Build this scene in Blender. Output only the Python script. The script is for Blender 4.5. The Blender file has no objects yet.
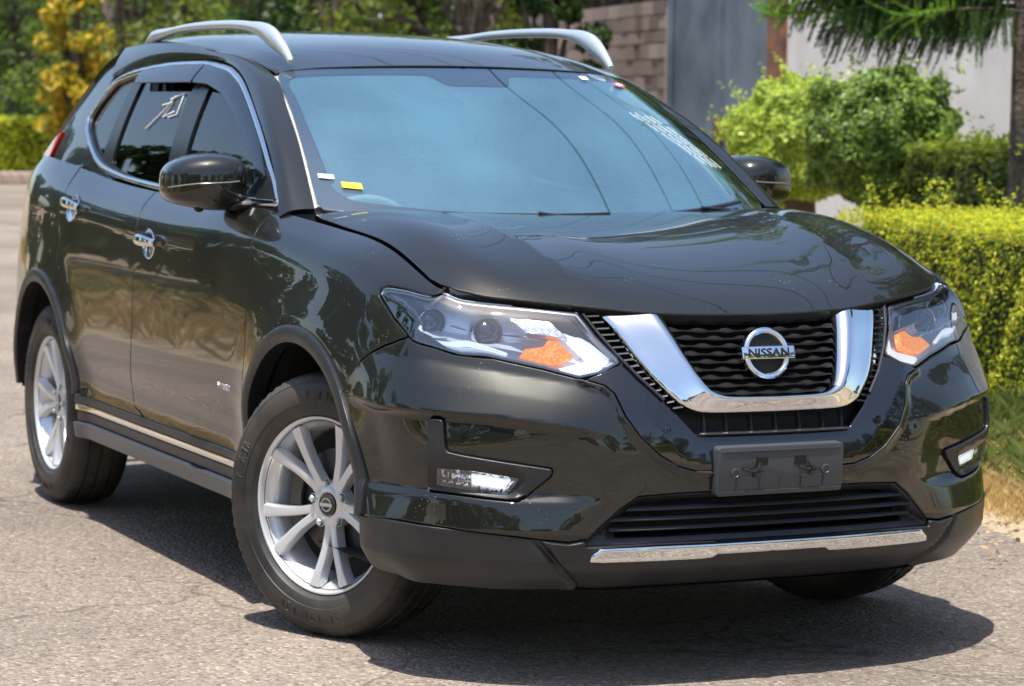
import bpy, bmesh, math, random
import numpy as np
from mathutils import Vector, Matrix
from mathutils.geometry import delaunay_2d_cdt
random.seed(7); rng = np.random.default_rng(7)
SC = bpy.context.scene; COL = SC.collection
R = math.radians
# ---------------------------------------------------------------- camera, sky, sun, exposure
CAMP = Vector((6.79917, -3.39638, 1.41935)); YAW, PITCH, ROLL, FPX = 2.711355, -0.0845244, 0.0111796, 2687.49
def make_camera():
    c = bpy.data.cameras.new('camera'); o = bpy.data.objects.new('camera', c); COL.objects.link(o)
    d = Vector((math.cos(PITCH)*math.cos(YAW), math.cos(PITCH)*math.sin(YAW), math.sin(PITCH)))
    r = d.cross(Vector((0, 0, 1))).normalized(); u = r.cross(d)
    cr, sr = math.cos(ROLL), math.sin(ROLL); r2 = r*cr+u*sr; u2 = -r*sr+u*cr
    m = Matrix((r2, u2, -d)).transposed().to_4x4(); m.translation = CAMP; o.matrix_world = m
    c.sensor_width = 36; c.lens = FPX*36/1024; c.clip_start = .1; c.clip_end = 3000
    c.dof.use_dof = True; c.dof.focus_distance = 6.35; c.dof.aperture_fstop = 7.0
    SC.camera = o
make_camera()
SUN_DIR = Vector((.17, -.17, 1)).normalized()      # towards the sun: almost overhead, a little to the front right of the car
elev = math.asin(SUN_DIR.z); azim = math.atan2(SUN_DIR.x, SUN_DIR.y)
W = bpy.data.worlds.new('World'); SC.world = W; W.use_nodes = True
nt = W.node_tree; bg = nt.nodes['Background']; sky = nt.nodes.new('ShaderNodeTexSky'); sky.sky_type = 'NISHITA'
sky.sun_disc = False; sky.sun_elevation = elev; sky.sun_rotation = azim; sky.air_density = 1.0; sky.dust_density = 1.5; sky.ozone_density = 1.0
nt.links.new(sky.outputs[0], bg.inputs[0]); bg.inputs[1].default_value = .15
sl = bpy.data.lights.new('sun', 'SUN'); sl.energy = 5.0; sl.angle = R(.5); sl.color = (1, .955, .88)
so = bpy.data.objects.new('sun', sl); COL.objects.link(so); so.rotation_euler = (-SUN_DIR).to_track_quat('-Z', 'Y').to_euler(); so.location = (0, 0, 30)
SC.view_settings.view_transform = 'Standard'; SC.view_settings.look = 'None'; SC.view_settings.gamma = 1; SC.view_settings.exposure = 0.55
# ---------------------------------------------------------------- smooth body surfaces (pure maths, metres; x forward, y left, z up)
def spline_w(t, s):
    """weights of the natural cubic spline through knots t, at parameters s"""
    t = np.asarray(t, float); s = np.asarray(s, float); n = len(t); h = np.diff(t)
    A = np.zeros((n, n)); B = np.zeros((n, n)); A[0, 0] = A[-1, -1] = 1
    for i in range(1, n-1):
        A[i, i-1] = h[i-1]; A[i, i] = 2*(h[i-1]+h[i]); A[i, i+1] = h[i]
        B[i, i-1] = 6/h[i-1]; B[i, i] = -6/h[i-1]-6/h[i]; B[i, i+1] = 6/h[i]
    M = np.linalg.solve(A, B)
    k = np.clip(np.searchsorted(t, s)-1, 0, n-2); hk = h[k]
    a = (t[k+1]-s)/hk; b = (s-t[k])/hk
    out_lo = s < t[0]; out_hi = s > t[-1]
    ca = (a**3-a)*hk**2/6; cb = (b**3-b)*hk**2/6
    ca = np.where(out_lo | out_hi, 0, ca); cb = np.where(out_lo | out_hi, 0, cb)
    W = np.zeros((len(s), n)); r = np.arange(len(s))
    W[r, k] += a; W[r, k+1] += b
    W += ca[:, None]*M[k]+cb[:, None]*M[k+1]
    if out_lo.any():      # straight continuation with the end slope
        d0 = np.zeros(n); d0[0] = -1/h[0]; d0[1] = 1/h[0]; d0 = d0-h[0]/6*(2*M[0]+M[1])
        e0 = np.zeros(n); e0[0] = 1
        W[out_lo] = e0+(s[out_lo]-t[0])[:, None]*d0
    if out_hi.any():
        d1 = np.zeros(n); d1[-2] = -1/h[-1]; d1[-1] = 1/h[-1]; d1 = d1+h[-1]/6*(M[-2]+2*M[-1])
        e1 = np.zeros(n); e1[-1] = 1
        W[out_hi] = e1+(s[out_hi]-t[-1])[:, None]*d1
    return W

class Net:
    """bicubic surface through a net C[i][j] of 3D points, knots tu, tv"""
    def __init__(self, tu, tv, C, disp=None, even=False):
        self.tu = np.array(tu, float); self.tv = np.array(tv, float); self.C = np.array(C, float); self.disp = disp
        if even:          # mirror about u = 0 (y changes sign) so that the centre line is smooth
            m = self.C[1:][::-1].copy(); m[..., 1] *= -1
            self.C = np.concatenate([m, self.C]); self.tu = np.concatenate([-self.tu[1:][::-1], self.tu])
    def base(self, uv):
        uv = np.atleast_2d(uv)
        Wu = spline_w(self.tu, uv[:, 0]); Wv = spline_w(self.tv, uv[:, 1])
        return np.einsum('mi,mj,ijk->mk', Wu, Wv, self.C, optimize=True)
    def nrm(self, f, uv, e=1e-3):
        uv = np.atleast_2d(np.asarray(uv, float))
        du = f(uv+[e, 0])-f(uv-[e, 0]); dv = f(uv+[0, e])-f(uv-[0, e])
        n = np.cross(du, dv); n /= np.linalg.norm(n, axis=1)[:, None]+1e-12
        return n
    def __call__(self, uv):
        uv = np.atleast_2d(np.asarray(uv, float))
        P = self.base(uv)
        if self.disp is not None:
            P = P+self.nrm(self.base, uv)*self.disp(uv)[:, None]
        return P
    def at(self, u, v): return self(np.array([[u, v]]))[0]

def sstep(a, b, x):
    t = np.clip((x-a)/(b-a), 0, 1); return t*t*(3-2*t)
def lerpk(x, xs, ys): return np.interp(x, xs, ys)
def smk(x, xs, ys):     # smooth through knots
    return spline_w(xs, np.clip(x, xs[0], xs[-1]))@np.array(ys, float)
def softpl(x, xs, ys, r=.012):  # piecewise linear with rounded corners
    return sum(np.interp(x+d*r, xs, ys) for d in (-.9, -.6, -.3, 0, .3, .6, .9))/7
def bump(x, c, w): return np.exp(-((x-c)/w)**2)

# --- lower body: rows from the sill line up to the bonnet seam and the window line
RV = [.20, .30, .42, .52, .62, .72, .80, .88, .94, .98]
FY = [0, .2, .4, .57, .71, .80]                      # front stations (half widths) and the nose position of every row there
FX = [[.905, .90, .885, .85, .77, .67],               # v=.20
      [.955, .95, .93, .88, .795, .70],
      [.985, .98, .955, .905, .825, .735],
      [.998, .992, .965, .912, .838, .752],
      [1.0, .992, .965, .905, .832, .748],
      [.985, .977, .94, .875, .795, .715],
      [.958, .948, .905, .835, .755, .675],
      [.920, .910, .860, .790, .705, .625],
      [.885, .877, .825, .750, .665, .585],
      [.858, .848, .795, .717, .632, .555]]
FZT = [.918, .922, .936, .952, .966, .985]            # height of the top row there
SX = [.58, .36, 0, -.45, -1.0, -1.55, -2.1, -2.7, -3.15]     # side stations and the half width of every row there
SYS = [[.840, .845, .850, .850, .850, .850, .850, .845, .80],
       [.865, .878, .885, .888, .888, .888, .886, .88, .84],
       [.880, .893, .900, .900, .900, .900, .898, .895, .86],
       [.888, .899, .906, .906, .906, .906, .904, .90, .87],
       [.890, .902, .909, .910, .910, .910, .908, .905, .872],
       [.885, .900, .909, .910, .910, .910, .908, .905, .87],
       [.868, .889, .903, .908, .909, .909, .907, .90, .862],
       [.832, .860, .883, .896, .899, .899, .896, .888, .845],
       [.790, .815, .842, .866, .870, .870, .866, .858, .815],
       [.752, .757, .760, .800, .812, .812, .808, .80, .77]]
SZT = [.990, 1.055, 1.105, 1.142, 1.152, 1.163, 1.188, 1.235, 1.255]
def _lb():
    C = []
    for i in range(6):
        col = []
        for k, v in enumerate(RV):
            z = v if v <= .62 else .62+(v-.62)/.36*(FZT[i]-.62)
            x_, y_ = FX[k][i], FY[i] if i < 5 else FY[i]+(.012 if k in (3, 4) else 0)
            if i == 5 and k == 9: x_, y_ = .607, .733
            if i == 5 and k == 8: x_, y_ = .624, .760
            col.append((x_, y_, z))
        C.append(col)
    for i, x in enumerate(SX):
        col = []
        for k, v in enumerate(RV):
            zt = SZT[i]; z = v if v <= .62 else .62+(v-.62)/.36*(zt-.62)
            if k == 9: pass
            if k == 8: z += .012
            if k == 7: z += .010
            col.append((x, SYS[k][i], z))
        C.append(col)
    for (x, ys) in ((-3.50, [.66, .72, .74, .76, .765, .76, .75, .73, .70, .66]), (-3.66, [.40]*10), (-3.70, [0]*10)):
        col = []
        for k, v in enumerate(RV):
            z = v if v <= .62 else .62+(v-.62)/.36*(1.25-.62)
            col.append((x+(.0 if k < 5 else (k-4)*.022), ys[k], z))
        C.append(col)
    C = np.array(C); m = C[:, 4]
    tu = np.concatenate([[0], np.cumsum(np.linalg.norm(np.diff(m[:, :2], axis=0), axis=1))])
    return tu, C
_TU, _LC = _lb()
LB0 = Net(_TU, RV, _LC, even=True)
def u_side(x):            # u of the side station at length x
    k = np.arange(6, 6+len(SX)); return np.interp(-np.asarray(x, float), -LB0.C[len(_TU)-1:][k, 4, 0], _TU[k])
WHF = (0.0, .362); WHR = (-2.705, .362)
def lb_disp(uv):
    u = np.abs(uv[:, 0]); v = uv[:, 1]
    P = LB0.base(np.stack([u, v], 1)); x, z = P[:, 0], P[:, 2]
    d = np.zeros(len(u))
    # bumper corner: overhanging upper part, drawn-in fog lamp band, proud lower lip
    wc = sstep(.42, .60, u)*(1-sstep(1.10, 1.28, u))
    ln = np.interp(u, [.47, .57, .71, .90, 1.0], [.645, .662, .679, .685, .685])
    vv = v-(ln-.675)*sstep(.56, .66, v)
    d += wc*softpl(vv, [.20, .30, .400, .468, .488, .56, .662, .676, .74, .80, .87, .98], [-.02, .004, .010, -.012, -.028, -.022, -.006, .013, .003, -.010, -.008, 0], .005)
    # arches pull the sheet out a little around both wheels
    for c in (WHF, WHR):
        r = np.hypot(x-c[0], z-c[1]); s = sstep(-.9, -.2, -np.abs(x-c[0]))
        d += .014*bump(r, .47, .085)*np.where(P[:, 1] > .7, 1, 0)
    # shoulder crease and drawn-in lower doors
    sd = sstep(u_side(.2), u_side(-.5), u)*(1-sstep(u_side(-2.1), u_side(-2.5), u))
    d += sd*(-.020*bump(z, .50, .085))
    c2 = sstep(u_side(-.1), u_side(-1.2), u)*(1-sstep(u_side(-3.0), u_side(-3.3), u))
    zc = 1.03+.03*(-x-1)
    d += c2*.007*(np.exp(-np.abs(z-zc)/.045))*1.0
    return d
LB = Net(_TU, RV, _LC, disp=lb_disp, even=True)

# --- bonnet (u = half width, v = 0 at the front lip .. 1 at the cowl)
def _hood():
    tv = [0, .035, .10, .22, .42, .65, .85, 1.0]
    ys = [0, .2, .4, .57, .68, .752]
    fx = [.868, .858, .805, .727, .655, .590]; fz = [.922, .926, .940, .957, .970, .978]
    rx = [-.20, -.205, -.23, -.27, -.31, -.335]; rz = [1.140, 1.142, 1.145, 1.146, 1.143, 1.134]
    # height of every row above the straight front-to-rear line
    hh = [[0, .016, .036, .055, .064, .050, .024, 0], [0, .016, .037, .057, .067, .052, .025, 0],
          [0, .017, .040, .062, .075, .060, .030, 0], [0, .018, .042, .066, .080, .066, .034, 0],
          [0, .018, .042, .064, .075, .060, .030, 0], [0, .012, .030, .046, .050, .036, .014, 0]]
    C = [[(fx[i]+(rx[i]-fx[i])*t, y, fz[i]+(rz[i]-fz[i])*t+hh[i][j]) for j, t in enumerate(tv)] for i, y in enumerate(ys)]
    us_ = np.linspace(.70, 2.2, 400); E = LB0.base(np.stack([us_, np.full(400, .98)], 1)); last = []      # the side edge follows the wing
    for j, (x, y, z) in enumerate(C[-1]):
        yy = np.interp(-x, -E[:, 0], E[:, 1]); zz = np.interp(-x, -E[:, 0], E[:, 2]); last.append((x, min(yy-.006, .756), zz-.001))
    C[-1] = last
    return ys, tv, C
def hood_disp(uv):
    u = np.abs(uv[:, 0]); v = uv[:, 1]
    c = .41+.10*v+.05*v*v           # the two power lines that run from the V of the grille to the screen corners
    e = u-c
    return .006*np.exp(-np.abs(e)/.05)*sstep(.02, .18, v)*(1-sstep(.62, .95, v))-.002*np.exp(-((e+.10)/.07)**2)
HOOD = Net(*_hood(), disp=hood_disp, even=True)

# --- windscreen (u = half width share, v = 0 bottom .. 1 top)
WSB = [(-.130, 0, 1.105), (-.150, .25, 1.110), (-.205, .48, 1.122), (-.275, .63, 1.138), (-.352, .730, 1.150)]
WST = [(-.985, 0, 1.566), (-.993, .20, 1.564), (-1.012, .40, 1.559), (-1.040, .53, 1.552), (-1.068, .600, 1.540)]
def _ws():
    tv = [0, .33, .66, 1]; bul = [0, .030, .034, 0]; C = []
    for b, t in zip(WSB, WST):
        b, t = np.array(b), np.array(t); n = np.array([.55, 0, .83])
        C.append([b+(t-b)*v+n*bul[j]*.75 for j, v in enumerate(tv)])
    return [0, .3, .62, .83, 1], tv, C
WS = Net(*_ws(), even=True)

# --- roof (u = half width, v = 0 at the windscreen .. 1 at the tail)
def _roof():
    tv = [0, .09, .22, .42, .62, .80, 1]; xs = [-.99, -1.21, -1.52, -2.02, -2.52, -2.97, -3.42]
    zc = [1.570, 1.624, 1.670, 1.704, 1.707, 1.686, 1.640]
    ys = [0, .2, .4, .53, .60]; dz = [0, -.004, -.016, -.034, -.054]; dx = [0, -.006, -.022, -.050, -.075]
    C = [[(xs[j]+dx[i]*(1-tv[j]*1.0), y*(1-.06*max(0, tv[j]-.5)*2), zc[j]+dz[i]*(.55+.45*min(1, tv[j]*5))) for j in range(7)] for i, y in enumerate(ys)]
    return ys, tv, C
ROOF = Net(*_roof(), even=True)

# --- upper side (u = -x, v = height)
GX = [.35, .75, 1.2, 1.7, 2.2, 2.7, 3.1, 3.42]
GZ = [1.02, 1.15, 1.27, 1.40, 1.51, 1.58, 1.63]
GY = [[.896, .812, .770, .715, .655, .61, .56],
      [.899, .816, .775, .722, .665, .62, .575],
      [.899, .816, .778, .728, .672, .628, .585],
      [.899, .816, .778, .730, .676, .633, .592],
      [.897, .816, .777, .728, .674, .632, .592],
      [.890, .812, .770, .718, .664, .622, .580],
      [.868, .795, .750, .696, .640, .598, .555],
      [.815, .745, .700, .650, .600, .560, .520]]
G = Net(GX, GZ, [[(-GX[i], GY[i][j], GZ[j]) for j in range(7)] for i in range(8)])
OUT = {
    'headlight': [(1.2275, 0.9009), (1.2280, 0.9089), (1.2138, 0.9173), (1.1459, 0.9326), (0.7953, 0.9718), (0.6924, 0.9699), (0.5835, 0.9637), (0.4629, 0.9622), (0.4323, 0.9080), (0.3876, 0.8493), (0.3874, 0.8399), (0.4389, 0.8091), (0.4986, 0.7916), (0.5847, 0.8170), (0.7021, 0.8354), (0.7285, 0.8392), (0.7585, 0.8310), (0.7815, 0.8329), (0.8517, 0.8422), (1.0287, 0.8574), (1.1472, 0.8741)],
    'hl_white': [(0.5303, 0.9622), (0.4662, 0.9593), (0.4348, 0.9078), (0.3913, 0.8491), (0.3920, 0.8410), (0.4379, 0.8131), (0.4953, 0.7956), (0.5706, 0.8151), (0.5397, 0.8239), (0.4532, 0.8613), (0.5163, 0.9533)],
    'hl_dark': [(1.2001, 0.9023), (1.1850, 0.9108), (1.1479, 0.9131), (1.0521, 0.8932), (0.8608, 0.8727), (0.7944, 0.8432), (0.7891, 0.8344), (0.8493, 0.8483), (1.0265, 0.8630), (1.1392, 0.8800)],
    'hl_amber': [(0.6259, 0.8497), (0.6042, 0.8810), (0.5573, 0.8942), (0.5342, 0.9264), (0.5137, 0.9125), (0.4871, 0.8622), (0.5630, 0.8280)],
    'band_out': [(0.4874, 0.7918), (0.4439, 0.7746), (0.4233, 0.7541), (0.4083, 0.6918), (0.3732, 0.6367), (0.3228, 0.5877), (0.2747, 0.5543), (0.1692, 0.5445), (-0.0056, 0.5435)],
    'band_in': [(0.4496, 0.9662), (0.4264, 0.9219), (0.3954, 0.8677), (0.3492, 0.8026), (0.3000, 0.7435), (0.2652, 0.6947), (0.2238, 0.6413), (0.1205, 0.6321), (0.0104, 0.6333)],
    'v_out': [(0.3996, 0.9646), (0.3727, 0.9128), (0.3396, 0.8438), (0.3038, 0.7794), (0.2614, 0.7267), (0.2272, 0.7075), (0.1305, 0.7008), (0.0206, 0.6998)],
    'v_in': [(0.2483, 0.9655), (0.2324, 0.9157), (0.2112, 0.8511), (0.1883, 0.7861), (0.1711, 0.7633), (0.1452, 0.7558), (0.0823, 0.7499), (0.0113, 0.7475)],
    'lgrille': [(0.5072, 0.3785), (0.4687, 0.4104), (0.4199, 0.4550), (0.3728, 0.4867), (0.2661, 0.4912), (0.1498, 0.4930), (-0.0005, 0.4950)],
    'lgrille_b': [(0.5054, 0.3605), (0.4646, 0.3633), (0.3211, 0.3678), (0.1560, 0.3680), (-0.0357, 0.3678)],
    'skid': [(0.4936, 0.3461), (0.4696, 0.3609), (0.3208, 0.3652), (0.1556, 0.3653), (-0.0361, 0.3652)],
    'skid_b': [(0.4941, 0.3294), (0.4601, 0.3258), (0.1713, 0.3254), (0.1505, 0.3336), (-0.0480, 0.3313)],
    'lip_top': [(1.1446, 0.4074), (1.0052, 0.4076), (0.8434, 0.4019), (0.6862, 0.3902), (0.5469, 0.3741)],
    'fog_out': [(0.9051, 0.6702), (0.8643, 0.6715), (0.8624, 0.5942), (0.8197, 0.5865), (0.5937, 0.5547), (0.5947, 0.5405), (0.6358, 0.5053), (0.6742, 0.4737), (0.8024, 0.4802), (0.9268, 0.4846)],
    'fog_lens': [(0.9036, 0.5494), (0.7986, 0.5480), (0.6690, 0.5353), (0.7029, 0.4834), (0.8032, 0.4872), (0.9117, 0.4916)],
    'recess': [(0.9130, 0.6843), (0.8592, 0.6852), (0.7117, 0.6789), (0.5691, 0.6620), (0.4730, 0.6450)],
    'chamf': [(0.9093, 0.4799), (0.8021, 0.4779), (0.6712, 0.4679), (0.5714, 0.4721), (0.4717, 0.4823)],
    'seam_b': [(1.0287, 0.8574), (1.0856, 0.8429), (1.1415, 0.8206), (1.1828, 0.7960), (1.2174, 0.7701), (1.2558, 0.7400)],
    'doorfr': [(2.1407, 0.9661), (2.0619, 0.9142), (2.0861, 0.8498), (2.0968, 0.7766), (2.0756, 0.6697), (2.1182, 0.5166), (2.0915, 0.4506)],
    'doormid': [(3.2388, 0.9738), (3.1378, 0.9194), (3.1508, 0.8868), (3.1817, 0.8350), (3.1820, 0.7855), (3.2046, 0.6650), (3.2912, 0.4996), (3.2561, 0.4704), (3.1815, 0.4527)],
    'doorrr': [(4.1618, 1.0102), (4.1664, 0.9982), (4.0668, 0.9590), (4.0833, 0.9091), (4.2278, 0.8645)],
    'moldtop': [(3.8207, 0.4623), (3.1936, 0.4546), (2.6474, 0.4330), (2.1660, 0.4191)],
    'moldbot': [(3.7937, 0.4280), (3.1747, 0.4161), (2.6327, 0.3959), (2.1757, 0.3836)],
    'step': [(3.4689, 0.3443), (2.8332, 0.3442), (2.2779, 0.3495)],
    'step_b': [(3.3981, 0.3154), (2.8530, 0.3035), (2.2897, 0.3150)],
    'handle_f': [(3.0170, 0.8720)],
    'handle_r': [(3.9344, 0.8993)],
    'badge': [(2.3357, 0.6251), (2.2093, 0.6161)],
    'shoulder_bright': [(3.7202, 0.9506), (3.1015, 0.9340), (2.5384, 0.9099), (2.2975, 0.9099), (2.0708, 0.9424)],
    'dlo_out': [(0.4371, 1.1632), (0.5660, 1.2483), (0.7573, 1.3531), (0.9808, 1.4508), (1.1842, 1.5255), (1.3570, 1.5651), (1.6752, 1.5887), (2.0518, 1.5872), (2.3974, 1.5670), (2.6047, 1.5369), (2.6752, 1.4723), (2.7387, 1.3888), (2.6980, 1.3565), (2.5615, 1.2935), (2.4130, 1.2360), (2.2789, 1.2076), (1.9917, 1.1808), (1.5253, 1.1581), (0.9193, 1.1317), (0.4443, 1.1430)],
    'rear_open': [(2.2883, 1.5098), (1.8817, 1.5008), (1.5949, 1.5027), (1.5655, 1.4085), (1.5529, 1.2957), (1.5590, 1.1860), (1.8306, 1.1917), (2.2469, 1.2256), (2.2457, 1.3362), (2.2784, 1.4401)],
    'front_open': [(1.5328, 1.4959), (1.4223, 1.5018), (1.2515, 1.4664), (1.0022, 1.3807), (0.7866, 1.2845), (0.6255, 1.2003), (0.5907, 1.1666), (1.3208, 1.1801), (1.4410, 1.1957), (1.4602, 1.3610)],
    'quarter_glass': [(2.4000, 1.5352), (2.5464, 1.5149), (2.6119, 1.4541), (2.6340, 1.3786), (2.6158, 1.3500), (2.4938, 1.2945), (2.3998, 1.2608), (2.3985, 1.3696), (2.3988, 1.4646)],
    'visor_r': [(2.3955, 1.5635), (2.0432, 1.5836), (1.6779, 1.5855), (1.6632, 1.5063), (2.3331, 1.5136)],
    'visor_f': [(1.6673, 1.5853), (1.3506, 1.5619), (1.1791, 1.5224), (0.9765, 1.4477), (0.7920, 1.3675), (0.5997, 1.2678), (0.5674, 1.2107), (0.7845, 1.3082), (1.0119, 1.4019), (1.2563, 1.4695), (1.4371, 1.4987), (1.6527, 1.5062)],
    'taillamp': [(3.1508, 1.2961), (3.3238, 1.2747), (3.4173, 1.2077), (3.3491, 1.1286), (3.1502, 1.1268), (3.1216, 1.1876), (3.0518, 1.2415)],
    'rear_edge': [(2.6933, 1.6327), (2.8339, 1.5758), (2.9174, 1.4766), (3.0246, 1.3835), (3.1508, 1.2961), (3.2811, 1.2296), (3.3295, 1.1254)],
}
# ---------------------------------------------------------------- helpers
def tag(o, label=None, cat=None, group=None, kind=None):
    if label: o['label'] = label
    if cat: o['category'] = cat
    if group: o['group'] = group
    if kind: o['kind'] = kind
    return o
def empty(name, loc=(0, 0, 0), rz=0, parent=None, rot=None):
    o = bpy.data.objects.new(name, None); COL.objects.link(o); o.location = loc; o.rotation_euler = rot or (0, 0, rz); o.empty_display_size = .1
    if parent: o.parent = parent
    return o
def link_mesh(name, verts, faces, mat, parent=None, normals=None, smooth=True, fmat=None):
    me = bpy.data.meshes.new(name); me.from_pydata([tuple(map(float, v)) for v in verts], [], [tuple(map(int, f)) for f in faces])
    mats = mat if isinstance(mat, (list, tuple)) else [mat]
    for m in mats: me.materials.append(m)
    if fmat is not None: me.polygons.foreach_set('material_index', np.asarray(fmat, dtype=np.int32))
    me.polygons.foreach_set('use_smooth', [smooth]*len(me.polygons)); me.update()
    if normals is not None: me.normals_split_custom_set_from_vertices([tuple(map(float, n)) for n in normals])
    o = bpy.data.objects.new(name, me); COL.objects.link(o)
    if parent: o.parent = parent
    return o
def poly_dist(p, poly, closed=True):
    A = np.asarray(poly); B = np.roll(A, -1, 0)
    if not closed: A, B = A[:-1], np.asarray(poly)[1:]
    out = np.full(len(p), 1e9)
    for a, b in zip(A, B):
        ab = b-a; L = ab@ab+1e-18; t = np.clip(((p-a)@ab)/L, 0, 1)
        out = np.minimum(out, np.hypot(*(p-a-t[:, None]*ab).T))
    return out
def pip(p, poly):
    x, y = p[:, 0], p[:, 1]; ins = np.zeros(len(p), bool); n = len(poly)
    for i in range(n):
        x0, y0 = poly[i]; x1, y1 = poly[(i+1) % n]
        if y0 == y1: continue
        c = ((y0 > y) != (y1 > y)) & (x < (x1-x0)*(y-y0)/(y1-y0)+x0); ins ^= c
    return ins
def area(poly):
    a = np.asarray(poly); b = np.roll(a, -1, 0); return .5*np.sum(a[:, 0]*b[:, 1]-a[:, 1]*b[:, 0])
def shrink(poly, g):       # move a CCW polygon inwards by g
    p = np.asarray(poly, float); a = np.roll(p, 1, 0); b = np.roll(p, -1, 0)
    def n(d): l = np.linalg.norm(d, axis=1)[:, None]+1e-12; d = d/l; return np.stack([-d[:, 1], d[:, 0]], 1)
    n1, n2 = n(p-a), n(b-p); m = n1+n2; m /= np.linalg.norm(m, axis=1)[:, None]+1e-9
    c = np.clip((m*n1).sum(1), .45, 1)[:, None]; return p+m*g/c
def dens(poly, d):
    out = []; p = [np.array(q, float) for q in poly]
    for a, b in zip(p, p[1:]+p[:1]):
        n = max(1, int(math.ceil(np.linalg.norm(b-a)/d))); out += [a+(b-a)*i/n for i in range(n)]
    return np.array(out)
def rnd(poly, r=.01, n=4, sharp=60):      # round the corners of a closed polygon
    p = [np.array(q, float) for q in poly]; out = []; N = len(p)
    for i in range(N):
        a, b, c = p[i-1], p[i], p[(i+1) % N]; la, lc = np.linalg.norm(a-b), np.linalg.norm(c-b)
        if la < 1e-9 or lc < 1e-9: continue
        q = min(r, la*.45, lc*.45); s = b+(a-b)/la*q; e = b+(c-b)/lc*q
        for k in range(n+1):
            t = k/n; out.append((1-t)**2*s+2*t*(1-t)*b+t*t*e)
    return np.array(out)
def smooth_open(pts, n=12):      # spline through points
    p = np.array(pts, float); t = np.concatenate([[0], np.cumsum(np.linalg.norm(np.diff(p, axis=0), axis=1))])
    s = np.linspace(0, t[-1], n); return spline_w(t, s)@p
def panel(name, mat, parent, S, poly, holes=(), res=.02, edge=.0025, gap=.0018, depth=.018, off=None, flip=False, s=1, bound=.012):
    """cut the region poly (holes removed) out of the smooth surface S, with rolled edges and a flange turned inwards"""
    loops = []
    for k, q in enumerate([poly]+list(holes)):
        q = np.array(q, float)*[s, 1]
        if (area(q) < 0) != (k > 0): q = q[::-1]
        q = dens(q, bound); q = shrink(q, edge+gap); loops.append(q)
    def offv(uv):
        if off is None: return np.zeros(len(uv))
        return off(uv)
    nS = lambda uv: S.nrm(S, uv)*(-1 if flip else 1)
    def f(uv): return S(uv)+(nS(uv)*offv(uv)[:, None] if off is not None else 0)
    allb = np.concatenate(loops); lo, hi = allb.min(0), allb.max(0)
    nx, ny = int((hi[0]-lo[0])/res)+2, int((hi[1]-lo[1])/res)+2
    gx, gy = np.meshgrid(lo[0]+(np.arange(nx)+.37)*res, lo[1]+(np.arange(ny)+.41)*res); gp = np.stack([gx.ravel(), gy.ravel()], 1)
    ins = pip(gp, loops[0])
    for h in loops[1:]: ins &= ~pip(gp, h)
    gp = gp[ins]
    if len(gp):
        dm = np.minimum.reduce([poly_dist(gp, l) for l in loops]); gp = gp[dm > res*.45]
    pts = np.concatenate(loops+[gp]); edges = []; o = 0
    for l in loops: edges += [(o+i, o+(i+1) % len(l)) for i in range(len(l))]; o += len(l)
    nb = o
    v, e, fc, ov, oe, of = delaunay_2d_cdt([Vector(map(float, p)) for p in pts], edges, [], 1, 1e-7)
    v = np.array([tuple(q) for q in v]); fc = np.array([list(t) for t in fc if len(t) == 3], int)
    cen = v[fc].mean(1); keep = pip(cen, loops[0])
    for h in loops[1:]: keep &= ~pip(cen, h)
    fc = fc[keep]
    ar = (v[fc[:, 1], 0]-v[fc[:, 0], 0])*(v[fc[:, 2], 1]-v[fc[:, 0], 1])-(v[fc[:, 1], 1]-v[fc[:, 0], 1])*(v[fc[:, 2], 0]-v[fc[:, 0], 0])
    fc[ar < 0] = fc[ar < 0][:, ::-1]
    if flip: fc = fc[:, ::-1]
    P = f(v); e_ = 1e-3
    if off is None: N = nS(v)
    else:
        du = f(v+[e_, 0])-f(v-[e_, 0]); dv = f(v+[0, e_])-f(v-[0, e_]); N = np.cross(du, dv); N /= np.linalg.norm(N, axis=1)[:, None]+1e-12
        if flip: N = -N
    # map from original boundary index to output vertex
    om = {}
    for i, l in enumerate(ov):
        for j in l: om[j] = i
    V = [P]; NN = [N]; F = [fc.tolist()]; base = len(P); o = 0
    for l in loops:
        n = len(l); idx = np.array([om.get(o+i, -1) for i in range(n)]); o += n
        if (idx < 0).any(): continue
        q = v[idx]; a, b = np.roll(q, 1, 0), np.roll(q, -1, 0); d = b-a; d /= np.linalg.norm(d, axis=1)[:, None]+1e-12
        on = np.stack([d[:, 1], -d[:, 0]], 1)        # outward in parameter space
        T = S(q+on*1e-3)-S(q); nb_ = nS(q); T -= nb_*(T*nb_).sum(1)[:, None]; T /= np.linalg.norm(T, axis=1)[:, None]+1e-12
        prev = idx; Pb = P[idx]
        rings = [(math.sin(R(t))*edge, -(1-math.cos(R(t)))*edge, math.sin(R(t)), math.cos(R(t))) for t in (35, 65, 90)]+[(edge, -edge-depth, 1, 0)]
        for (ro, rd, ns, nc) in rings:
            V.append(Pb+T*ro+nb_*rd); nn = T*ns+nb_*nc; NN.append(nn); cur = base+np.arange(n); base += n
            for i in range(n):
                j = (i+1) % n; qd = [prev[i], cur[i], cur[j], prev[j]]
                F.append([qd if not flip else qd[::-1]])
            prev = cur
    faces = [f_ for ff in F for f_ in ff]
    return link_mesh(name, np.concatenate(V), faces, mat, parent, normals=np.concatenate(NN))
def full(half):       # half outline from the centre line outwards and back to it -> closed symmetric loop
    h = [tuple(q) for q in half]; m = [(-u, v) for u, v in h[::-1]]
    return h+m

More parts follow.
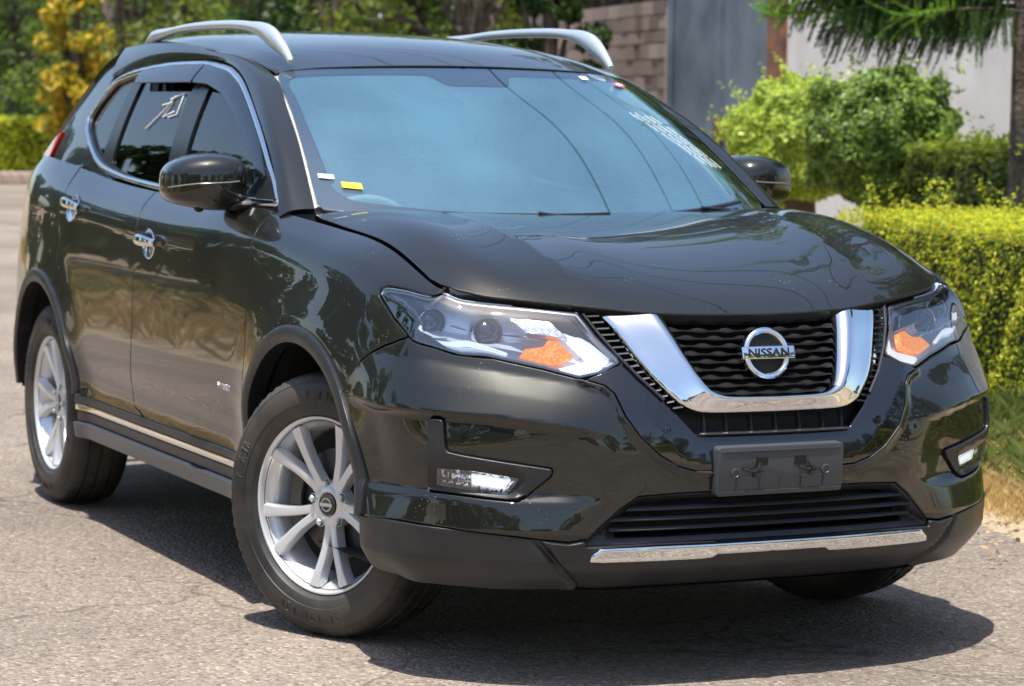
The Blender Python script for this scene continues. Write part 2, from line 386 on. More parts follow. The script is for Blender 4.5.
class MB:      # bag of simple shapes that become ONE mesh
    def __init__(self): self.v = []; self.f = []; self.n = 0; self.m = []; self.cm = 0
    def add(self, V, F):
        self.v += [tuple(map(float, p)) for p in V]; self.f += [tuple(int(i)+self.n for i in q) for q in F]; self.m += [self.cm]*len(F); self.n += len(V); return self
    def box(self, c, s, rot=None, bev=0):
        bm = bmesh.new(); bmesh.ops.create_cube(bm, size=1); bmesh.ops.scale(bm, vec=Vector(s), verts=bm.verts)
        if bev: bmesh.ops.bevel(bm, geom=bm.edges[:], offset=bev, segments=2, affect='EDGES', profile=.5)
        M = Matrix.Translation(Vector(c)) @ (rot.to_4x4() if rot is not None else Matrix.Identity(4)); bm.transform(M)
        bm.verts.ensure_lookup_table(); self.add([v.co for v in bm.verts], [[v.index for v in f.verts] for f in bm.faces]); bm.free(); return self
    def tube(self, pts, rad, seg=10, cap=True, flat=None):
        pts = [Vector(p) for p in pts]; n = len(pts); rad = rad if isinstance(rad, (list, tuple, np.ndarray)) else [rad]*n
        V = []; F = []; up = None
        for i, p in enumerate(pts):
            t = (pts[min(i+1, n-1)]-pts[max(i-1, 0)]).normalized()
            if up is None: up = Vector((0, 0, 1)) if abs(t.z) < .9 else Vector((1, 0, 0))
            a = t.cross(up).normalized(); b = a.cross(t).normalized(); up = b
            for k in range(seg):
                g = 2*math.pi*k/seg; ra, rb = (rad[i], rad[i]) if not isinstance(rad[i], tuple) else rad[i]
                V.append(p+a*math.cos(g)*ra+b*math.sin(g)*rb)
        for i in range(n-1):
            for k in range(seg):
                F.append([i*seg+k, i*seg+(k+1) % seg, (i+1)*seg+(k+1) % seg, (i+1)*seg+k])
        if cap: F.append(list(range(seg))[::-1]); F.append([(n-1)*seg+k for k in range(seg)])
        return self.add(V, F)
    def lathe(self, prof, M=None, seg=48, a0=0, a1=2*math.pi):      # profile (r, h) about local z
        M = M or Matrix.Identity(4); full_ = abs(a1-a0-2*math.pi) < 1e-6; ns = seg if full_ else seg+1; V = []; F = []
        for k in range(ns):
            g = a0+(a1-a0)*k/seg
            for r, h in prof: V.append(M @ Vector((r*math.cos(g), r*math.sin(g), h)))
        m = len(prof)
        for k in range(seg):
            k2 = (k+1) % ns
            for i in range(m-1): F.append([k*m+i, k2*m+i, k2*m+i+1, k*m+i+1])
        return self.add(V, F)
    def prism(self, poly, M, h0, h1, bev=0):       # polygon in local xy, extruded from h0 to h1
        p = np.array(poly, float)
        if area(p) < 0: p = p[::-1]
        n = len(p); V = []; F = []
        rings = [(0, h0), (0, h1)] if not bev else [(0, h0), (0, h1-bev), (bev*.3, h1-bev*.3), (bev, h1)]
        for (g, h) in rings:
            q = shrink(p, g) if g else p; V += [M @ Vector((a, b, h)) for a, b in q]
        for r_ in range(len(rings)-1):
            for i in range(n): F.append([r_*n+i, r_*n+(i+1) % n, (r_+1)*n+(i+1) % n, (r_+1)*n+i])
        top = [(len(rings)-1)*n+i for i in range(n)]
        F.append(top); F.append(list(range(n))[::-1]); return self.add(V, F)
    def build(self, name, mat, parent=None, smooth=True, angle=40):
        o = link_mesh(name, self.v, self.f, mat, parent, smooth=smooth, fmat=self.m)
        if smooth:
            me = o.data; bm = bmesh.new(); bm.from_mesh(me); bmesh.ops.recalc_face_normals(bm, faces=bm.faces[:])
            for e in bm.edges:
                if len(e.link_faces) == 2 and e.calc_face_angle(0) > R(angle): e.smooth = False
            bm.to_mesh(me); bm.free()
        return o
def surf(name, mat, parent, f, nu, nv, thick=0):       # grid surface from a function of (u, v) in 0..1
    V = [f(i/(nu-1), j/(nv-1)) for i in range(nu) for j in range(nv)]
    F = [[i*nv+j, (i+1)*nv+j, (i+1)*nv+j+1, i*nv+j+1] for i in range(nu-1) for j in range(nv-1)]
    o = link_mesh(name, V, F, mat, parent)
    if thick: m = o.modifiers.new('t', 'SOLIDIFY'); m.thickness = thick
    return o

# ---------------------------------------------------------------- materials
def mat(name, col=(.5, .5, .5), rough=.5, metal=0, coat=0, spec=.5, **k):
    m = bpy.data.materials.new(name); m.use_nodes = True; b = m.node_tree.nodes['Principled BSDF']
    b.inputs['Base Color'].default_value = (*col, 1); b.inputs['Roughness'].default_value = rough; b.inputs['Metallic'].default_value = metal
    b.inputs['Coat Weight'].default_value = coat; b.inputs['Coat Roughness'].default_value = k.get('cr', .02); b.inputs['Specular IOR Level'].default_value = spec
    if k.get('emit'): b.inputs['Emission Color'].default_value = (*k['emit'], 1); b.inputs['Emission Strength'].default_value = k.get('es', 1)
    if 'ior' in k: b.inputs['IOR'].default_value = k['ior']
    return m
def nodes(m): return m.node_tree.nodes, m.node_tree.links, m.node_tree.nodes['Principled BSDF']
def noise_col(m, c1, c2, scale, detail=4, lo=.35, hi=.65, coord='Object', bumpd=0, bscale=None):
    n, l, b = nodes(m); tc = n.new('ShaderNodeTexCoord'); t = n.new('ShaderNodeTexNoise'); t.inputs['Scale'].default_value = scale; t.inputs['Detail'].default_value = detail
    r = n.new('ShaderNodeValToRGB'); r.color_ramp.elements[0].position = lo; r.color_ramp.elements[1].position = hi
    r.color_ramp.elements[0].color = (*c1, 1); r.color_ramp.elements[1].color = (*c2, 1)
    l.new(tc.outputs[coord], t.inputs['Vector']); l.new(t.outputs['Fac'], r.inputs['Fac']); l.new(r.outputs['Color'], b.inputs['Base Color'])
    if bumpd:
        t2 = n.new('ShaderNodeTexNoise'); t2.inputs['Scale'].default_value = bscale or scale*4; t2.inputs['Detail'].default_value = 3; l.new(tc.outputs[coord], t2.inputs['Vector'])
        bp = n.new('ShaderNodeBump'); bp.inputs['Distance'].default_value = bumpd; bp.inputs['Strength'].default_value = 1; l.new(t2.outputs['Fac'], bp.inputs['Height']); l.new(bp.outputs[0], b.inputs['Normal'])
    return m
def glass_mat(name, tint, refl_col=(1, 1, 1), ior=1.5, rough=0.0, boost=0.0):
    m = bpy.data.materials.new(name); m.use_nodes = True; n = m.node_tree.nodes; l = m.node_tree.links; n.clear()
    o = n.new('ShaderNodeOutputMaterial'); t = n.new('ShaderNodeBsdfTransparent'); t.inputs[0].default_value = (*tint, 1)
    g = n.new('ShaderNodeBsdfGlossy'); g.inputs['Roughness'].default_value = rough; g.inputs['Color'].default_value = (*refl_col, 1)
    f = n.new('ShaderNodeFresnel'); f.inputs['IOR'].default_value = ior; a = n.new('ShaderNodeMath'); a.operation = 'ADD'; a.use_clamp = True; a.inputs[1].default_value = boost
    x = n.new('ShaderNodeMixShader'); l.new(f.outputs[0], a.inputs[0]); l.new(a.outputs[0], x.inputs[0]); l.new(t.outputs[0], x.inputs[1]); l.new(g.outputs[0], x.inputs[2]); l.new(x.outputs[0], o.inputs[0])
    return m
M = {}
def paint():
    m = mat('green_black_paint', (.010, .0125, .0095), .36, .0, 1.0, .18, cr=.012, ior=1.5)
    n, l, b = nodes(m); tc = n.new('ShaderNodeTexCoord')
    b.inputs['Coat IOR'].default_value = 1.56
    vo = n.new('ShaderNodeTexVoronoi'); vo.inputs['Scale'].default_value = 105; l.new(tc.outputs['Object'], vo.inputs['Vector'])
    no = n.new('ShaderNodeTexNoise'); no.inputs['Scale'].default_value = 9; no.inputs['Detail'].default_value = 5; l.new(tc.outputs['Object'], no.inputs['Vector'])
    wn = n.new('ShaderNodeMapRange'); wn.inputs['From Min'].default_value = .5; wn.inputs['From Max'].default_value = .75; wn.inputs['To Min'].default_value = 0; wn.inputs['To Max'].default_value = .17; l.new(no.outputs['Fac'], wn.inputs['Value'])
    lt = n.new('ShaderNodeMath'); lt.operation = 'LESS_THAN'; l.new(vo.outputs['Distance'], lt.inputs[0]); l.new(wn.outputs[0], lt.inputs[1])  # pale specks: dust, plus sun sparkle put into the colour
    mx = n.new('ShaderNodeMix'); mx.data_type = 'RGBA'; mx.inputs['A'].default_value = (.015, .0155, .012, 1); mx.inputs['B'].default_value = (.35, .32, .26, 1); l.new(lt.outputs[0], mx.inputs['Factor']); l.new(mx.outputs['Result'], b.inputs['Base Color'])
    inv = n.new('ShaderNodeMath'); inv.operation = 'SUBTRACT'; inv.inputs[0].default_value = 1; l.new(lt.outputs[0], inv.inputs[1]); l.new(inv.outputs[0], b.inputs['Coat Weight'])
    me_ = n.new('ShaderNodeMath'); me_.operation = 'MULTIPLY'; me_.inputs[1].default_value = .4; l.new(inv.outputs[0], me_.inputs[0]); l.new(me_.outputs[0], b.inputs['Metallic'])
    return m
M['paint'] = paint()
M['gloss'] = mat('gloss_black_trim', (.006, .006, .007), .12, 0, 1, .5)
M['plastic'] = noise_col(mat('grey_black_plastic', (.03, .03, .03), .36), (.015, .016, .018), (.023, .023, .025), 12, bumpd=.0002, bscale=900)
M['dark'] = mat('black_void_plastic', (.006, .006, .006), .6)
M['mesh'] = mat('satin_black_grille', (.018, .018, .02), .22, 0, .6)
M['chrome'] = mat('chrome', (.80, .82, .84), .04, 1)
M['satin'] = mat('satin_aluminium', (.66, .72, .73), .33, .6, .6)
M['rim'] = mat('silver_wheel_paint', (.74, .75, .77), .28, .5, .6)
M['rubber'] = noise_col(mat('tyre_rubber', (.02, .02, .02), .55), (.014, .014, .014), (.060, .050, .040), 7, bumpd=.0004, bscale=160)
M['iron'] = mat('brake_iron', (.10, .095, .09), .45, .8)
M['lens'] = glass_mat('clear_lamp_lens', (.93, .95, .98), ior=1.45, boost=.10)
M['lampchrome'] = mat('lamp_reflector', (.75, .77, .80), .12, 1)
M['lampdark'] = mat('lamp_housing_grey', (.14, .155, .175), .30, .6)
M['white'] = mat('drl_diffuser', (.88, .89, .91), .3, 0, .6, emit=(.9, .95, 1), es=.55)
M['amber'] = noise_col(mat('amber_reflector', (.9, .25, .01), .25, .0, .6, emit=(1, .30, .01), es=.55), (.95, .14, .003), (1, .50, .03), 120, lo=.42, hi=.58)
M['red'] = mat('red_lamp', (.55, .01, .012), .15, 0, 1)
M['ws'] = glass_mat('windscreen_glass', (.78, .93, .94), (.86, .96, 1.0), ior=1.5, boost=.33)
M['side'] = glass_mat('tinted_side_glass', (.05, .055, .06), ior=1.5)
M['clearglass'] = glass_mat('clear_side_glass', (.6, .66, .66), ior=1.5)
M['visor'] = glass_mat('smoked_acrylic', (.035, .04, .05), ior=1.7, boost=.05)
M['seat'] = noise_col(mat('black_upholstery', (.02, .02, .02), .7), (.22, .22, .22), (.34, .33, .32), 30)
M['trim'] = mat('interior_grey', (.50, .50, .48), .7)
M['paperw'] = mat('white_paper', (.8, .8, .78), .7); M['papery'] = mat('yellow_paper', (.85, .62, .03), .7); M['paperr'] = mat('red_sticker', (.6, .05, .08), .6)
M['marker'] = mat('white_paint_marker', (.75, .75, .75), .6)
M['step'] = mat('step_plastic', (.05, .055, .07), .30)
M['bracket'] = mat('bracket_plastic', (.055, .06, .07), .42)
M['lamphouse'] = mat('lamp_bowl', (.66, .72, .80), .25, .45)

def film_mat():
    m = bpy.data.materials.new('painted_haze_film'); m.use_nodes = True; n = m.node_tree.nodes; l = m.node_tree.links; n.clear()  # bright cyan haze of the screen, painted as a diffuse layer
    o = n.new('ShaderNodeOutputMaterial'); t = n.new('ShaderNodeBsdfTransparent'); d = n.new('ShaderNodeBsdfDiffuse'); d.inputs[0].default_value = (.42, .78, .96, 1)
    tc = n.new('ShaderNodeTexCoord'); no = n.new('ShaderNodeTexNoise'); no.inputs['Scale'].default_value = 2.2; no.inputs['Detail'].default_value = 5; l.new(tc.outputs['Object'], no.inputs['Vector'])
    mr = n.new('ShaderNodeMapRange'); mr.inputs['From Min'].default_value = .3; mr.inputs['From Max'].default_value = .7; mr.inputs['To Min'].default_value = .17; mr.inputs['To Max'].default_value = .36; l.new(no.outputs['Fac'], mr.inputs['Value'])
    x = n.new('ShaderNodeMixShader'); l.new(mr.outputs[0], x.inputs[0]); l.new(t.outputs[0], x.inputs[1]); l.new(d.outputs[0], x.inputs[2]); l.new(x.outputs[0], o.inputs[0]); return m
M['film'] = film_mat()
M['frame'] = mat('dark_window_frame', (.010, .010, .011), .25, 0, 0, .35)
M['rim_grey'] = mat('clear_grey_lens', (.16, .155, .15), .2, .2, .5)
# ---------------------------------------------------------------- the car
CAR = empty('car', (0, 0, 0)); tag(CAR, 'dark green black sport utility car with chrome grille parked on the asphalt', 'car')
O = {k: [tuple(q) for q in v] for k, v in OUT.items()}
def inv_xz(x, z):          # (length, height) on the flank -> surface parameters
    uv = np.array([float(u_side(x)), z if z < .62 else .62+(z-.62)*.36/.53])
    for _ in range(12):
        e = 1e-4; f = lambda q: LB0.base(q[None])[0][[0, 2]]; p = f(uv)
        J = np.stack([(f(uv+[e, 0])-p)/e, (f(uv+[0, e])-p)/e], 1); st = np.linalg.lstsq(J, np.array([x, z])-p, rcond=None)[0]
        n = np.linalg.norm(st); uv = uv+(st*.1/n if n > .1 else st)
    return tuple(uv)
def arc(c, r, a0, a1, n=24): return [inv_xz(c[0]+r*math.cos(R(a)), c[1]+r*math.sin(R(a))) for a in np.linspace(a0, a1, n)]
RA = .452           # radius of the cut in the sheet metal, under the arch trim
ztrim = .435
# front wheel: angle 0 = forward
a_front = math.degrees(math.asin((.400-.362)/RA)); 
arcF = arc(WHF, RA, a_front, 180-math.degrees(math.asin((ztrim-.362)/RA)), 40)      # front foot, over the top, to the sill
arcR = arc(WHR, RA, math.degrees(math.asin((ztrim-.362)/RA)), 180-5, 40)
seam = O['seam_b'][:]                                                            # headlamp -> arch
k = min(range(len(arcF)), key=lambda i: math.hypot(arcF[i][0]-seam[-1][0], arcF[i][1]-seam[-1][1]))
dfr = smooth_open([(2.105, .98), (2.080, .930), (2.072, .86), (2.074, .78), (2.078, .66), (2.090, .55), (2.096, .46), (2.098, .435)], 24)
dmid = smooth_open([(3.236, .98), (3.185, .93), (3.172, .886), (3.176, .82), (3.190, .74), (3.215, .63), (3.265, .53), (3.262, .475), (3.190, .452)], 30)
drr = smooth_open([(4.20, .985), (4.13, .955), (4.10, .92), (4.12, .87), (4.10, .83)], 12)
hl_low = [(1.0287, .8574), (.8517, .8440), (.80, .8345), (.745, .8345), (.70, .8354), (.5847, .8150), (.4986, .7925)]
lg = [(0, .495), (.15, .494), (.2661, .4925), (.3728, .487), (.4199, .455), (.4687, .411), (.500, .381)]
lip = [(.5469, .3741), (.6862, .3902), (.8434, .4019), (1.0052, .4076)]
bo = [(.4874, .788), (.4439, .7746), (.4233, .7541), (.4050, .6918), (.3732, .6367), (.3228, .5877), (.2747, .5600), (.2300, .5470), (.1692, .5440), (0, .5435)]
fogh = rnd([(.9051, .6702), (.8643, .6715), (.8624, .5942), (.8197, .5865), (.5937, .5547), (.5947, .5405), (.6358, .5053), (.6742, .4737), (.8024, .4802), (.9268, .4846)], .012, 3)
bump_half = lg+lip+list(arcF[:k+1])+list(reversed(seam))+hl_low[1:]+bo
BOF = np.array(full(bo[::-1]))
panel('front_bumper', M['paint'], CAR, LB, full(bump_half)[:-1], holes=[fogh, fogh*[-1, 1]], res=.009, bound=.010, gap=.001, edge=.005, off=lambda uv: .008*sstep(.026, .002, poly_dist(uv, BOF, closed=False)))
hlr = [(1.0287, .8574), (1.1472, .8741), (1.2300, .8985), (1.2330, .910), (1.2138, .9215), (1.1346, .9395), (1.06, .9500), (1.00, .9580), (.982, .9620)]
us = np.linspace(.985, 2.105, 20)
fender = hlr+[(u, .98) for u in us]+list(dfr[1:])+list(reversed(arcF[k:]))+list(reversed(seam))[1:-1]
for s in (-1, 1):
    fn = panel('fender', M['paint'], CAR, LB, fender, res=.02, s=s)
    door = list(dfr)+[inv_xz(x, ztrim+.0) for x in np.linspace(-.60, -1.490, 14)]+list(dmid[::-1])+[(u, .98) for u in np.linspace(3.2, 2.2, 12)]
    fd = panel('front_door', M['paint'], CAR, LB, door, res=.022, s=s)
    arcRd = [q for q in arcR if q[0] < drr[-1][0]-.0 and q[1] > 0]
    kk = min(range(len(arcR)), key=lambda i: math.hypot(arcR[i][0]-drr[-1][0], arcR[i][1]-drr[-1][1]))
    rdoor = list(dmid)+[inv_xz(x, ztrim) for x in np.linspace(-1.515, -2.20, 12)]+list(arcR[:kk+1])+list(drr[::-1])+[(u, .98) for u in np.linspace(4.15, 3.3, 14)]
    rd = panel('rear_door', M['paint'], CAR, LB, rdoor, res=.022, s=s)
    qt = list(drr)+list(arcR[kk:])+[inv_xz(-3.165, .42), (5.15, .42), (5.25, .45), (5.25, .98)]+[(u, .98) for u in np.linspace(5.2, 4.25, 16)]
    panel('rear_quarter', M['paint'], CAR, LB, qt, res=.025, s=s)
    # sill: black moulding, painted strip, dark sill, lighter step edge
    def strip(nm, m, z0, z1, off, x0=-.455, x1=-2.235, res=.02, dz=0):
        top = [inv_xz(x, z1) for x in np.linspace(x0, x1, 30)]; bot = [inv_xz(x, z0) for x in np.linspace(x1, x0, 30)]
        return panel(nm, m, CAR, LB, top+bot, res=res, s=s, off=(lambda uv: np.full(len(uv), off)), depth=.03, gap=.0005)
    strip('door_moulding', M['plastic'], .413, .437, .009)
    strip('sill_strip', M['chrome'], .390, .411, .003)
    strip('sill', M['plastic'], .352, .386, -.006)
    strip('sill_step', M['step'], .300, .350, .012)
    # arch trims
    for c, nm, a0, a1 in ((WHF, 'arch_trim', 4.5, 172), (WHR, 'arch_trim', 10, 176)):
        o_ = arc(c, .487, a0, a1, 50); i_ = arc(c, .440, a1, a0, 50); pl = np.array(o_+i_)
        def aoff(uv, c=c):
            P = LB0.base(np.stack([np.abs(uv[:, 0]), uv[:, 1]], 1)); r = np.hypot(P[:, 0]-c[0], P[:, 2]-c[1])
            return .008+.006*np.sin(np.pi*np.clip((r-.440)/.047, 0, 1))
        panel(nm, M['plastic'], CAR, LB, pl, res=.012, s=s, off=aoff, depth=.05, gap=0)
        # wheel housing behind the arch
        mb = MB(); Mx = Matrix(((1, 0, 0, c[0]), (0, 0, 1, 0), (0, 1, 0, c[1]), (0, 0, 0, 1)))
        y0, y1 = (.45, .86)
        mb.lathe([(.0, s*y0), (.46, s*y0), (.462, s*y1)], Mx, 40, R(2), R(178)); mb.build('wheel_housing', M['dark'], CAR)
mb = MB(); mb.box((-1.33, 0, .60), (1.60, 1.60, .56)); mb.build('inner_body', M['dark'], CAR)
# bonnet
hs = [(0, .0), (.2, .0), (.4, .0), (.57, .0), (.66, .0), (.715, .008), (.742, .03)]
hood_half = hs+[(.752, .07), (.752, .3), (.752, .6), (.752, .9), (.745, .985), (.70, 1.0), (.4, 1.0), (0, 1.0)]
hp = full(hood_half)[:-1]
panel('bonnet', M['paint'], CAR, HOOD, hp, res=.018, bound=.02, edge=.004, gap=.0005, depth=.03)
# roof, windscreen
rf = full([(0, .0), (.3, 0), (.60, 0), (.60, .5), (.60, .70), (.54, .735), (.3, .80), (0, .82)])[:-1]
panel('roof', M['paint'], CAR, ROOF, [(u, v) for u, v in rf], res=.03, bound=.03, edge=.003, gap=.002)
class Sub:       # offset copy of a surface
    def __init__(s_, S, d): s_.S = S; s_.d = d
    def __call__(s_, uv): return s_.S(uv)+s_.S.nrm(s_.S, uv)*s_.d
    def nrm(s_, f, uv, e=1e-3): return s_.S.nrm(s_.S, uv, e)
# ---------------------------------------------------------------- cabin: pillars, glass, roof rails
class Mir:
    def __init__(s_, S): s_.S = S
    def __call__(s_, uv): return s_.S(uv)*[1, -1, 1]
    def nrm(s_, f, uv, e=1e-3):
        uv = np.atleast_2d(np.asarray(uv, float)); du = s_(uv+[e, 0])-s_(uv-[e, 0]); dv = s_(uv+[0, e])-s_(uv-[0, e]); n = np.cross(du, dv); return n/(np.linalg.norm(n, axis=1)[:, None]+1e-12)
def sidep(name, m, S, poly, s, **k):
    return panel(name, m, k.pop('parent', CAR), S if s > 0 else Mir(S), poly, flip=(s < 0), **k)
def roofx(x):        # roof edge parameter at length x
    v = np.linspace(0, 1, 200); e = ROOF(np.stack([np.full(200, .60), v], 1)); return float(np.interp(-x, -e[:, 0], v))
A_ = [(.395, 1.125), (.566, 1.250), (.757, 1.355), (.981, 1.453), (1.184, 1.528), (1.357, 1.568), (1.675, 1.592), (2.05, 1.590), (2.40, 1.570), (2.68, 1.540)]
A3 = G(np.array(A_))
B3 = [WS.at(1, v) for v in (0, .25, .5, .75, .96)]+[ROOF.at(.60, roofx(x)) for x in (-1.27, -1.6, -2.0, -2.4, -2.70)]
B3 = np.array(B3)+[0, .004, 0]
bul = np.array([.016, .017, .018, .017, .013, .010, .010, .010, .010, .010])[:, None]*np.array([.25, .8, .5])
M3 = (A3+B3)/2+bul
tuP = np.concatenate([[0], np.cumsum(np.linalg.norm(np.diff(A3, axis=0), axis=1))])
PIL = Net(tuP, [0, .5, 1], np.stack([A3, M3, B3], 1))
dl = [(.4371, 1.150), (.4371, 1.1632), (.5660, 1.2483), (.7573, 1.3531), (.9808, 1.4508), (1.1842, 1.5255), (1.3570, 1.5651), (1.6752, 1.5887), (2.0518, 1.5872), (2.3974, 1.5670), (2.6047, 1.5369), (2.690, 1.462), (2.742, 1.392), (2.700, 1.345), (2.5615, 1.285), (2.4130, 1.2330), (2.2789, 1.2056), (1.9917, 1.1808), (1.5253, 1.1601), (.9193, 1.150)]

def chaikin(p, n):
    p = np.array(p, float)
    for _ in range(n): q = np.roll(p, -1, 0); p = np.stack([p*.8+q*.2, p*.2+q*.8], 1).reshape(-1, 2) if _ == 0 else np.stack([p*.75+q*.25, p*.25+q*.75], 1).reshape(-1, 2)
    return p
DLO = chaikin(dl, 3); 
if area(DLO) < 0: DLO = DLO[::-1]
DLI = shrink(dens(DLO, .02), .021)
for s in (-1, 1):
    sidep('side_frame', M['paint'], PIL, [(0, 0), (tuP[-1], 0), (tuP[-1], 1), (0, 1)], s, res=.03, bound=.03, edge=.001, gap=0)
    dp = [(2.655, 1.547), (2.60, 1.60), (2.62, 1.628), (2.70, 1.622), (2.83, 1.566), (2.917, 1.4766), (3.02, 1.3835), (3.15, 1.296), (3.26, 1.245), (3.36, 1.20), (3.36, 1.16), (2.15, 1.155), (2.15, 1.180)]+[q for q in [(2.2789, 1.2056), (2.4130, 1.2330), (2.5615, 1.285), (2.700, 1.345), (2.740, 1.392), (2.690, 1.462)]]
    sidep('rear_pillar', M['paint'], G, dp, s, res=.03, bound=.02, edge=.002, gap=-.004)
    ro = lambda uv: .001+.007*np.sin(np.pi*np.clip(poly_dist(uv, DLO)/.021, 0, 1))**.7
    sidep('window_moulding', M['chrome'], G, DLO, s, holes=[DLI], res=.007, bound=.012, edge=.001, gap=0, off=ro, depth=.012)
    fo = rnd([(1.5328, 1.4950), (1.4223, 1.5018), (1.2515, 1.4664), (1.0022, 1.3807), (.7866, 1.2845), (.6455, 1.2003), (.6107, 1.1766), (.9, 1.172), (1.3208, 1.1821), (1.4710, 1.1857)], .015, 3)
    fo = rnd([(1.49, 1.555), (1.33, 1.535), (1.17, 1.495), (.9808, 1.418), (.80, 1.325), (.66, 1.225), (.645, 1.180), (.9193, 1.178), (1.42, 1.184)], .02, 3)
    ro_ = rnd([(2.27, 1.548), (2.05, 1.565), (1.66, 1.567), (1.585, 1.186), (1.90, 1.198), (2.18, 1.225), (2.24, 1.24)], .02, 3)
    qg = rnd([(2.37, 1.542), (2.57, 1.517), (2.665, 1.45), (2.705, 1.393), (2.67, 1.358), (2.5, 1.288), (2.37, 1.252)], .02, 3)
    cutg = shrink(dens(DLO, .02), .018)
    sidep('window_frame', M['frame'], G, cutg, s, holes=[fo, ro_, qg], res=.02, edge=.001, gap=0, off=lambda uv: np.full(len(uv), -.006), depth=.012)
    for pl, mm, nm in ((fo, M['clearglass'], 'front_window'), (ro_, M['side'], 'rear_window'), (qg, M['side'], 'quarter_window')):
        w_ = sidep(nm, mm, G, pl, s, res=.03, edge=.0005, gap=-.004, off=lambda uv: np.full(len(uv), -.014), depth=.002)
    # smoked wind deflectors
    vf = rnd([(1.600, 1.572), (1.357, 1.548), (1.1842, 1.508), (.9808, 1.432), (.7573, 1.336), (.60, 1.235), (.615, 1.215), (.80, 1.305), (1.0119, 1.395), (1.2563, 1.4695), (1.4371, 1.4987), (1.603, 1.506)], .01, 3)
    vr = rnd([(2.30, 1.555), (2.0432, 1.570), (1.615, 1.573), (1.618, 1.506), (2.26, 1.508)], .012, 3)
    for pl in (vf, vr):
        sidep('wind_deflector', M['visor'], G, pl, s, res=.02, edge=.002, gap=0, off=lambda uv: .004+.016*np.sin(np.clip(poly_dist(uv, DLO)/.05, 0, 1.57)), depth=.003)
    # mirror foot patch
    sidep('mirror_patch', M['plastic'], G, rnd([(.46, 1.155), (.47, 1.172), (.64, 1.262), (.648, 1.17)], .01, 2), s, res=.02, edge=.002, gap=0, off=lambda uv: np.full(len(uv), .004), depth=.01)
    # tail lamp wraps round the corner
    sidep('tail_lamp', M['red'], G, rnd([(3.02, 1.345), (3.13, 1.312), (3.27, 1.252), (3.375, 1.205), (3.36, 1.10), (3.22, 1.125), (3.12, 1.20)], .02, 3), s, res=.015, edge=.006, gap=0, off=lambda uv: np.full(len(uv), .012), depth=.03)
    # rear window pillar close-off: tailgate half
# tailgate and rear screen
re_ = G(np.array([(2.70, 1.628), (2.83, 1.570), (2.93, 1.4766), (3.03, 1.3835), (3.16, 1.296), (3.33, 1.20)]))
TG = Net([0, 1], [0, .2, .4, .6, .8, 1], np.stack([re_*[1, 0, 1]+[[-.10, 0, .02]]*6, re_], 0))
class TGS:
    def __init__(s): pass
    def __call__(s, uv):
        uv = np.atleast_2d(np.asarray(uv, float)); e = spline_w([0, .2, .4, .6, .8, 1], uv[:, 1])@re_; w = uv[:, 0]; P = e.copy(); P[:, 1] = e[:, 1]*w; P[:, 0] -= .12*(1-w**2); P[:, 2] += .015*(1-w*w); return P
    def nrm(s, f, uv, e=1e-3):
        uv = np.atleast_2d(np.asarray(uv, float)); n = np.cross(s(uv+[e, 0])-s(uv-[e, 0]), s(uv+[0, e])-s(uv-[0, e])); return n/(np.linalg.norm(n, axis=1)[:, None]+1e-12)
tg = panel('tailgate', M['paint'], CAR, TGS(), [(-1, 0), (1, 0), (1, 1), (-1, 1)], holes=[rnd([(-.85, .08), (.85, .08), (.88, .72), (-.88, .72)], .05)], res=.05, bound=.05, flip=True, edge=.001)
panel('rear_screen', M['side'], CAR, TGS(), rnd([(-.85, .08), (.85, .08), (.88, .72), (-.88, .72)], .05), res=.06, bound=.06, flip=True, edge=.001, gap=-.01, off=lambda uv: np.full(len(uv), -.004))
for s in (-1, 1):
    panel('rear_bumper', M['paint'], CAR, LB, [(5.25, .25), (_TU[-1]-.004, .25), (_TU[-1]-.004, .98), (5.25, .98)], res=.05, bound=.05, s=s)
# windscreen with its black ceramic edge
wsf = full([(0, 0), (.5, 0), (.97, 0), (.995, .03), (.995, .96), (.97, 1), (.5, 1), (0, 1)])[:-1]
wsi = rnd(full([(0, .075), (.5, .075), (.84, .085), (.905, .15), (.93, .60), (.93, .93), (.88, .955), (.5, .96), (.20, .955), (.15, .87), (0, .86)])[:-1], .03, 3)
class SW:          # windscreen in metres-like parameters so the edge finish keeps its size
    def __init__(s, k): s.k = np.array(k)
    def __call__(s, uv): return WS(np.atleast_2d(uv)/s.k)
    def nrm(s, f, uv, e=1e-3):
        uv = np.atleast_2d(np.asarray(uv, float)); n = np.cross(s(uv+[e, 0])-s(uv-[e, 0]), s(uv+[0, e])-s(uv-[0, e])); return n/(np.linalg.norm(n, axis=1)[:, None]+1e-12)
K = np.array([.70, .95]); WSM = SW(K)
ws_ = panel('windscreen', M['ws'], CAR, WSM, np.array(wsf)*K, res=.03, bound=.02, gap=.003, depth=.004)
panel('windscreen_edge', M['dark'], ws_, WSM, np.array(wsf)*K, holes=[wsi*K], res=.02, bound=.02, gap=.004, edge=.0005, depth=.003, off=lambda uv: np.full(len(uv), -.006))
panel('haze_film', M['film'], ws_, WSM, shrink(wsi*K if area(wsi) > 0 else (wsi*K)[::-1], .001), res=.04, bound=.02, gap=0, edge=.0003, depth=.0005, off=lambda uv: np.full(len(uv), -.010))  # added sheet that lays the painted haze inside the black edge
